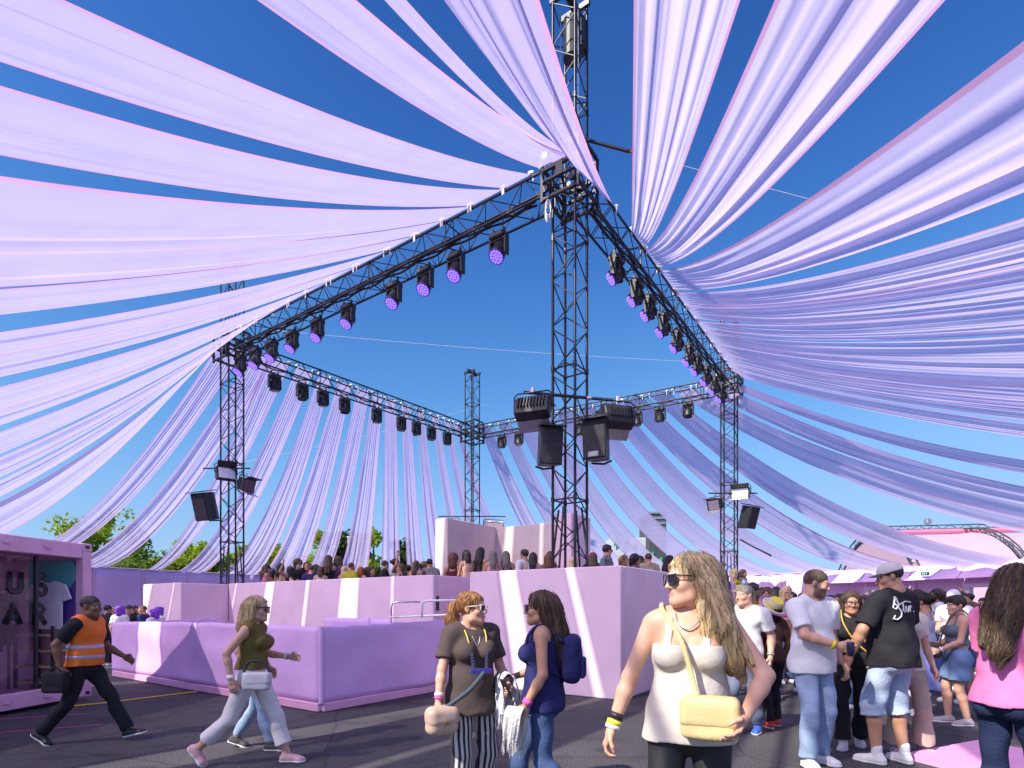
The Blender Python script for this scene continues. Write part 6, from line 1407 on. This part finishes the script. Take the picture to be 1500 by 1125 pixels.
# ------------------------------------------------------------------ the crowd: bodies built once, then placed with their own clothes and hair
POSE = {'stand': dict(), 'phone': dict(hands=[(.07, .30, 1.38), (-.10, .28, 1.34)], head=(0, -.15)), 'chat': dict(hands=[(.12, .30, 1.12), (-.24, .10, .93)], head=(.5, 0)), 'lean': dict(hands=[(.20, .26, 1.05), (-.20, .26, 1.05)], lean=.12, head=(-.3, -.1)), 'cheer': dict(hands=[(.30, .12, 1.80), (-.24, .1, .92)], head=(.1, .1), poles=[(.8, .2, -.6), None])}
TPL = {}
for fem in (True, False):
    for pn, kw in POSE.items():
        if pn == 'cheer' and not fem: continue
        b = Body(1.65 if fem else 1.76, fem, 1.0 if fem else 1.04, **kw); T = {'b': b}
        V, Q, C = body_mesh(b, h=.019, hh=.0095, curls=(.7, .7)); me = np_mesh('body', V, Q); a_ = me.color_attributes.new('paint', 'FLOAT_COLOR', 'POINT'); a_.data.foreach_set('color', C.ravel()); T['body'] = me
        def fm(f, n): V, Q = f.mesh(); return np_mesh(n, V, Q)
        T['tee'] = fm(top_field(b, .65, .90, .016, .016, .017, seed=50), 'shirt'); T['long'] = fm(top_field(b, 2, .90, .016, .014, .017, seed=51), 'shirt')
        if fem: T['tank'] = fm(top_field(b, 0, 1.0, .014, .008, .016, seed=52, neck=.10, strap=True, neckline=1.37), 'top'); T['skirt'] = fm(skirt_field(b, .42, 1.05, .14, .25, .019), 'skirt')
        T['pants'] = fm(trouser_field(b, 1.95, .014, .01, h=.018), 'trousers'); T['shorts'] = fm(trouser_field(b, .75, .016, .03, h=.018), 'shorts')
        sh = [Field(b.footp(i, .008)[0][:3] , .016).mesh() for i in (0, 1)]; T['shoe'] = [np_mesh('shoe', v, q) for v, q in sh]; TPL[(fem, pn)] = T
CC = {n: cloth('crowd_' + n, c) for n, c in {'black': (.02, .02, .024), 'white': (.72, .71, .74), 'burgundy': (.13, .02, .03), 'red': (.45, .03, .05), 'mustard': (.45, .40, .03), 'pink': (.66, .20, .34), 'navy': (.03, .035, .12), 'grey': (.20, .20, .22), 'khaki': (.38, .32, .23), 'lightblue': (.30, .40, .62), 'plum': (.10, .045, .10), 'peach': (.60, .36, .28), 'slate': (.12, .12, .15), 'denim': (.08, .13, .26), 'beige': (.48, .40, .33)}.items()}
CC['striped'] = stripes('crowd_striped', (.03, .03, .05), (.7, .7, .7), 6, 2)
HMESH = {}
def crowd(label, grp, px, y, d, floor, fem, pose, hair, hc, top, tc, bot, bc, heading, skin, extra=None):
    T = TPL[(fem, pose)]; b = T['b']; hz = 1.5 + (888 - y) * d / 817; sc = min(1.13, max(.86, (hz - floor) / (b.H + (.035 if hair not in ('buzz',) else .0))))
    p = at(px, 888, d); r = person(label, p.x, d, heading, floor, grp); r.scale = (sc, sc, sc)
    part('body', T['body'], SKIN[skin], r); h = hair
    key = hair
    if key not in HMESH: V, Q = hair_field(hair, .010).mesh(); HMESH[key] = np_mesh('hair', V, Q)
    o = part('hair', HMESH[key], HAIR[hc], r); put_head(o, b)
    part('shirt' if top != 'tank' else 'top', T[top], CC[tc], r); part({'pants': 'trousers'}.get(bot, bot), T[bot], CC[bc], r)
    for s in T['shoe']: part('shoe', s, SHOE['white'], r)
    if extra == 'cap': cap(b, r, CC[tc] if False else M['blackcloth'], M['blackcloth'])
    if extra == 'redcap': cap(b, r, CC['red'], CC['red'])
    if extra == 'whitecap': cap(b, r, CC['white'], CC['white'])
    if extra == 'glasses': sunglasses(b, r, M['black'])
    if extra == 'hat': straw_hat(b, r, .25)
    if extra == 'phone': 
        q = (b.wri[0] + b.wri[1]) / 2 + v3(0, .07, .06); ph = thing('phone', 'dark phone held up by the %s' % label.split(' on ')[0].split(' leaning')[0], 'phone', to_world(r, tuple(q * sc)), r.rotation_euler.z); part('case', MB().box((0, 0, 0), (.075, .012, .15), None, .004), M['black'], ph)
    return r
# -- people on the deck behind the left podium wall
gL = 'people behind the left podium wall'
CL = [(390, 826, 'F phone long brown tank pink pants denim 30 tan cap', 'woman in a black cap with long brown hair, leftmost on the left podium'),
      (411, 824, 'F stand long dark tank peach pants black 60 tan', 'dark long haired woman in a peach top next to the woman in the black cap'),
      (425, 828, 'F cheer shoulder brown tank black shorts denim -40 tan', 'brown haired woman in black turned to the yard on the left podium'),
      (437, 818, 'M chat curly brown tee black pants slate -60 fair glasses', 'curly haired man in sunglasses and black on the left podium'),
      (450, 822, 'F chat long auburn tee red pants black -100 fair', 'auburn haired woman in red on the left podium'),
      (463, 826, 'F phone long dark tank black pants black 160 tan', 'dark haired woman in black holding something up beside the woman in red'),
      (470, 829, 'F stand shoulder brown tank white shorts denim 100 fair', 'small brown haired woman in white half hidden beside the woman in red'),
      (481, 812, 'F phone long brown tank black pants denim 95 tan', 'tall woman with light brown long hair and bare shoulders on the left podium'),
      (496, 813, 'F lean bob brown tee plum pants black 110 fair', 'short haired person in a plain plum t shirt seen from behind on the left podium'),
      (514, 832, 'M stand short brown tee mustard pants slate 60 tan', 'man in a mustard t shirt on the left podium'),
      (528, 829, 'F chat shoulder red tank peach pants denim 70 fair', 'red haired woman with bare shoulders on the left podium'),
      (545, 831, 'F chat long dark tee black pants black -70 tan', 'dark haired woman in a black t shirt facing the yard over the left podium'),
      (563, 821, 'M chat short brown tee black pants denim 20 fair', 'man in black with a white collar on the left podium'),
      (579, 817, 'F cheer bun dark tank white pants denim 0 olive', 'woman with tied dark hair in a white top on the left podium'),
      (598, 831, 'F stand bun dark tank pink pants denim 90 brown', 'small person with dark tied hair in pink on the left podium'),
      (609, 820, 'F stand long brown tank beige pants denim 70 tan', 'woman with long brown hair in beige near the branches on the left podium'),
      (621, 821, 'F chat shoulder brown tee plum pants black 10 tan', 'woman with shoulder length brown hair in plum beside the branches on the left podium')]
CL += [(399, 832, 'F stand shoulder dark tee black pants denim 90 tan', 'dark haired person in black low between the first two women on the left podium'),
      (456, 833, 'M stand short brown tee navy pants slate 90 fair', 'man in navy half hidden behind the woman in red on the left podium'),
      (505, 828, 'F stand shoulder blonde tank peach pants denim 70 fair', 'blonde woman in peach behind the person in plum on the left podium'),
      (537, 835, 'F stand long brown tank white pants denim 50 tan', 'small brown haired woman in white beside the red haired woman'),
      (588, 828, 'F chat long brown tank beige pants black 160 tan', 'brown haired woman in beige facing the woman in the white top'),
      (629, 829, 'M stand short dark tee grey pants slate 90 tan', 'man in grey right beside the partition wall on the left podium')]
def parse(s): q = s.split(); return q[0] == 'F', q[1], q[2], q[3], q[4], q[5], q[6], q[7], float(q[8]), q[9], (q[10] if len(q) > 10 else None)
for i, (px, y, s, lab) in enumerate(CL):
    t = ((px - 750) / 817 * 11.5 + 1.62) / (-.82 - .573 * (px - 750) / 817); d = 11.5 + .573 * t + .75 + .3 * (i % 3)
    f, po, ha, hc, to, tc, bo, bc, hd, sk, ex = parse(s); crowd(lab, gL, px, y, d, FLOOR, f, po, ha, hc, to, tc, bo, bc, hd, sk, ex)
# -- people on the right podium and deck
gR = 'people on the deck behind the right podium wall'
CR = [(664, 808, 13.4, .88, 'F stand curly auburn tank burgundy skirt beige 80 tan', 'woman with big auburn hair, burgundy top and long pale skirt climbing the steps'),
      (654, 826, 14.2, 1.05, 'M stand short dark tee white pants denim 90 brown', 'man in blue jeans half hidden behind the left podium end by the steps'),
      (686, 804, 13.4, FLOOR, 'F lean shoulder dark tank peach pants lightblue 120 tan', 'dark haired woman leaning over in a pale top on the deck near the steps'),
      (704, 797, 13.6, FLOOR, 'F stand verylong dark tank peach pants black 60 tan', 'tall woman with long black hair and bare back on the deck below the partition wall'),
      (722, 806, 13.0, FLOOR, 'F stand long grey tank peach pants black 95 tan', 'woman with long ash coloured hair on the deck below the partition wall'),
      (741, 806, 13.2, FLOOR, 'F stand verylong grey tank plum pants black 85 tan', 'woman with very long ash hair beside the corner of the partition wall'),
      (769, 804, 13.0, FLOOR, 'M stand shortthick dark tee white pants slate 130 tan', 'man with thick dark hair in white in front of the striped partition wall'),
      (781, 808, 12.6, FLOOR, 'F stand long dark tank lightblue pants denim 80 tan', 'woman with long dark hair in pale blue in front of the striped partition wall'),
      (803, 810, 12.8, FLOOR, 'F stand long auburn tank peach pants denim 90 fair', 'woman with long auburn hair left of the nearest tower'),
      (806, 806, 13.8, FLOOR, 'M stand short brown tee khaki pants slate 20 tan', 'man in khaki partly hidden by the nearest tower'),
      (840, 815, 12.4, FLOOR, 'F stand shoulder blonde tank white pants denim 30 fair', 'blonde woman seen through the lattice of the nearest tower'),
      (868, 808, 12.2, FLOOR, 'F chat long brown tee burgundy pants black 60 tan redcap', 'woman in a red cap just right of the nearest tower'),
      (888, 797, 11.6, FLOOR, 'M chat shortthick dark tee grey pants denim 5 fair glasses', 'dark haired man in glasses and a grey shirt at the right end of the podium'),
      (914, 812, 11.9, FLOOR, 'F chat shoulder ginger tank beige pants denim -60 fair', 'woman with ginger hair beside the man in glasses'),
      (930, 811, 12.1, FLOOR, 'F chat curly dark tank plum pants black -30 tan', 'woman with curly dark hair looking right over the podium'),
      (937, 813, 12.9, FLOOR, 'F chat shoulder dark tee black pants black -20 tan', 'second dark haired woman in black beside the curly haired woman'),
      (950, 809, 12.8, FLOOR, 'M stand short brown tee khaki pants slate 100 tan', 'man with short hair in a khaki shirt seen from behind over the podium'),
      (978, 812, 12.6, FLOOR, 'F lean verylong dark tank black pants black 40 tan', 'woman with long black hair bending right over the podium'),
      (1018, 818, 15.5, FLOOR, 'M chat shortthick dark tee slate pants slate -20 tan', 'dark haired man far back on the deck left of the right tower'),
      (1035, 829, 14.8, FLOOR, 'F chat long brown tank striped pants denim 10 tan', 'brown haired woman in stripes near the parapet left of the right tower'),
      (1045, 824, 14.6, FLOOR, 'F chat shoulder blonde tank pink pants denim 30 fair', 'curly blonde woman in pink leaning on the lilac parapet'),
      (1063, 822, 14.4, FLOOR, 'M lean short grey tee slate pants slate 160 tan', 'man in a slate t shirt bending over at the foot of the right tower'),
      (1075, 832, 15.2, FLOOR, 'F chat shoulder blonde tank mustard pants denim -40 fair', 'blonde woman in mustard beside the man in slate at the right tower'),
      (1088, 833, 15.4, FLOOR, 'F chat shoulder brown tank lightblue pants denim -60 tan', 'brown haired woman in pale blue right of the right tower'),
      (1000, 826, 14.0, FLOOR, 'F stand long dark tank lightblue pants denim -60 tan', 'woman in pale blue far back between the podium and the right tower')]
for i, (px, y, d, fl_, s, lab) in enumerate(CR):
    f, po, ha, hc, to, tc, bo, bc, hd, sk, ex = parse(s); crowd(lab, gR, px, y, d, fl_, f, po, ha, hc, to, tc, bo, bc, hd, sk, ex)
# -- people on the ground to the right
gG = 'people in the yard at the right'
CG = [(1064, 862, 9.4, 'F stand long brown tee slate pants denim 60 tan', 'woman with long brown hair in slate just behind the grey haired man'),
      (1085, 858, 11.2, 'F chat shoulder blonde tank white pants denim 40 fair hat', 'woman in a straw hat and white top behind the grey haired man'),
      (1103, 852, 12.5, 'M chat curly dark tee mustard pants denim -40 brown', 'curly haired man in a mustard t shirt behind the grey haired man'),
      (1118, 848, 12.0, 'F stand curly brown tank striped pants black -80 tan', 'woman with big brown curls in stripes beyond the straw hat'),
      (1108, 864, 10.6, 'F chat shoulder brown tee mustard pants red 0 tan', 'brown haired woman in a mustard t shirt among the people beyond the straw hat'),
      (1137, 855, 11.0, 'F stand long dark tee white pants denim 60 tan', 'woman with long black hair in white beyond the straw hat'),
      (1152, 857, 10.8, 'F chat shoulder blonde tee pink pants denim -90 fair glasses', 'blonde woman in sunglasses and a pink t shirt facing the camera'),
      (1175, 866, 9.6, 'M chat short brown tee peach pants slate 20 tan', 'brown haired man in a peach shirt directly behind the bearded man'),
      (1232, 868, 9.0, 'F chat long dark tee black pants black 170 tan', 'dark haired woman in black half hidden behind the woman in black'),
      (1238, 874, 8.2, 'M chat short dark tee peach pants denim 200 tan', 'man in a peach shirt half hidden between the bearded man and the woman in black'),
      (1345, 862, 10.4, 'F stand bun dark tee black pants black 100 tan', 'woman with tied dark hair in black beyond the woman in the blue dress'),
      (1374, 862, 11.2, 'F chat curly dark tee white pants denim 150 tan', 'curly haired woman in white beyond the woman in denim shorts'),
      (1398, 862, 8.7, 'M chat short brown tee white pants slate 200 fair whitecap', 'man in a white cap behind the woman in denim shorts'),
      (1412, 872, 9.8, 'F chat shoulder ginger tee beige pants beige 160 fair', 'ginger haired woman in beige behind the man in the white cap'),
      (1424, 880, 8.9, 'F stand shoulder brown tank plum shorts denim 120 tan', 'brown haired woman in plum near the woman in pink'),
      (1362, 872, 12.4, 'M stand short dark tee slate pants slate 60 tan', 'dark haired man in slate far back under the portal'),
      (1328, 876, 9.4, 'F chat long brown tee lightblue skirt denim 120 tan', 'woman with long brown hair in pale blue right behind the man in the cap'),
      (1200, 862, 13.0, 'F stand long blonde tee white pants denim 70 fair', 'blonde woman in white far back behind the bearded man'),
      (1268, 870, 13.5, 'M stand short brown tee navy pants slate 110 tan', 'man in navy far back behind the man in the cap'),
      (1300, 874, 14.0, 'F stand shoulder dark tee red pants black 80 tan', 'woman in red far back hidden by the man in the cap'),
      (1460, 872, 11.5, 'F stand long brown tee white pants denim 200 tan', 'woman in white far back hidden by the woman in pink'),
      (1440, 874, 12.0, 'M stand short dark tee grey pants slate 220 tan', 'man in grey far back left of the woman in pink')]
CG += [(1046, 852, 13.5, 'F chat shoulder dark tee white pants denim 40 tan', 'dark haired woman in white far back right of the blonde woman'),
      (1096, 842, 14.5, 'F chat long blonde tee pink pants denim -60 fair', 'long haired blonde woman in pink far back below the right tower'),
      (1125, 858, 13.6, 'M stand short brown tee lightblue pants slate 80 tan', 'man in pale blue far back beyond the straw hat'),
      (1128, 872, 9.0, 'F cheer long brown tank beige pants denim 60 tan', 'woman in beige with one arm raised right of the grey haired man'),
      (1160, 866, 12.0, 'F stand bun dark tank red pants black 100 tan', 'woman with tied dark hair in red beyond the blonde woman in sunglasses'),
      (1185, 858, 14.2, 'F stand curly dark tee mustard pants black 60 brown', 'curly haired woman in mustard far back behind the bearded man'),
      (1218, 870, 11.4, 'M stand short dark tee grey pants slate 120 tan', 'man in grey far back right of the bearded man'),
      (1350, 870, 9.2, 'F chat shoulder dark tee plum skirt denim 100 tan', 'dark haired woman in plum left of the woman in the blue dress'),
      (1382, 868, 13.0, 'F cheer long dark tee white pants denim 40 tan', 'long haired woman in white far back with one arm raised'),
      (1406, 866, 11.8, 'M stand curly dark tee black pants slate 150 brown', 'curly haired man in black far back between the two caps'),
      (1334, 868, 12.6, 'F stand long auburn tee peach pants denim 70 fair', 'auburn haired woman in peach far back behind the man in the cap'),
      (1420, 868, 14.0, 'F stand bun dark tee lightblue pants black 90 tan', 'woman with tied hair in pale blue far back left of the woman in pink')]
for i, (px, y, d, s, lab) in enumerate(CG):
    f, po, ha, hc, to, tc, bo, bc, hd, sk, ex = parse(s); crowd(lab, gG, px, y, d, 0.0, f, po, ha, hc, to, tc, bo, bc, hd, sk, ex)
# -- people behind the violet enclosure at the left
gW = 'people behind the violet enclosure'
CW = [(157, 889, 14.0, 'M stand short dark tee black pants black 60 tan cap', 'man in a black cap behind the violet enclosure nearest the container'),
      (165, 889, 14.6, 'F stand shoulder blonde tee white pants denim 90 fair', 'blonde woman in white behind the violet enclosure'),
      (176, 886, 13.4, 'F stand bob purple tee white pants denim 90 fair', 'person in a bright purple bob wig at the left behind the violet enclosure'),
      (189, 890, 14.2, 'M chat short dark tee black pants black -80 fair cap', 'man in a black cap and black t shirt between the purple wigs'),
      (198, 893, 14.4, 'M chat short dark tee navy pants slate -40 tan', 'man in navy behind the violet enclosure'),
      (210, 889, 13.8, 'M chat buzz brown tee navy pants slate 190 tan', 'bald man in a navy jacket behind the violet enclosure'),
      (226, 895, 13.0, 'F chat bob purple tee white pants denim 160 fair', 'shorter person in a purple bob wig turned left behind the violet enclosure'),
      (233, 888, 13.4, 'F stand bob purple tee white pants denim 60 fair', 'taller person in a violet bob wig in front of the striped block')]
for i, (px, y, d, s, lab) in enumerate(CW):
    f, po, ha, hc, to, tc, bo, bc, hd, sk, ex = parse(s); crowd(lab, gW, px, y, d, 0.0, f, po, ha, hc, to, tc, bo, bc, hd, sk, ex)
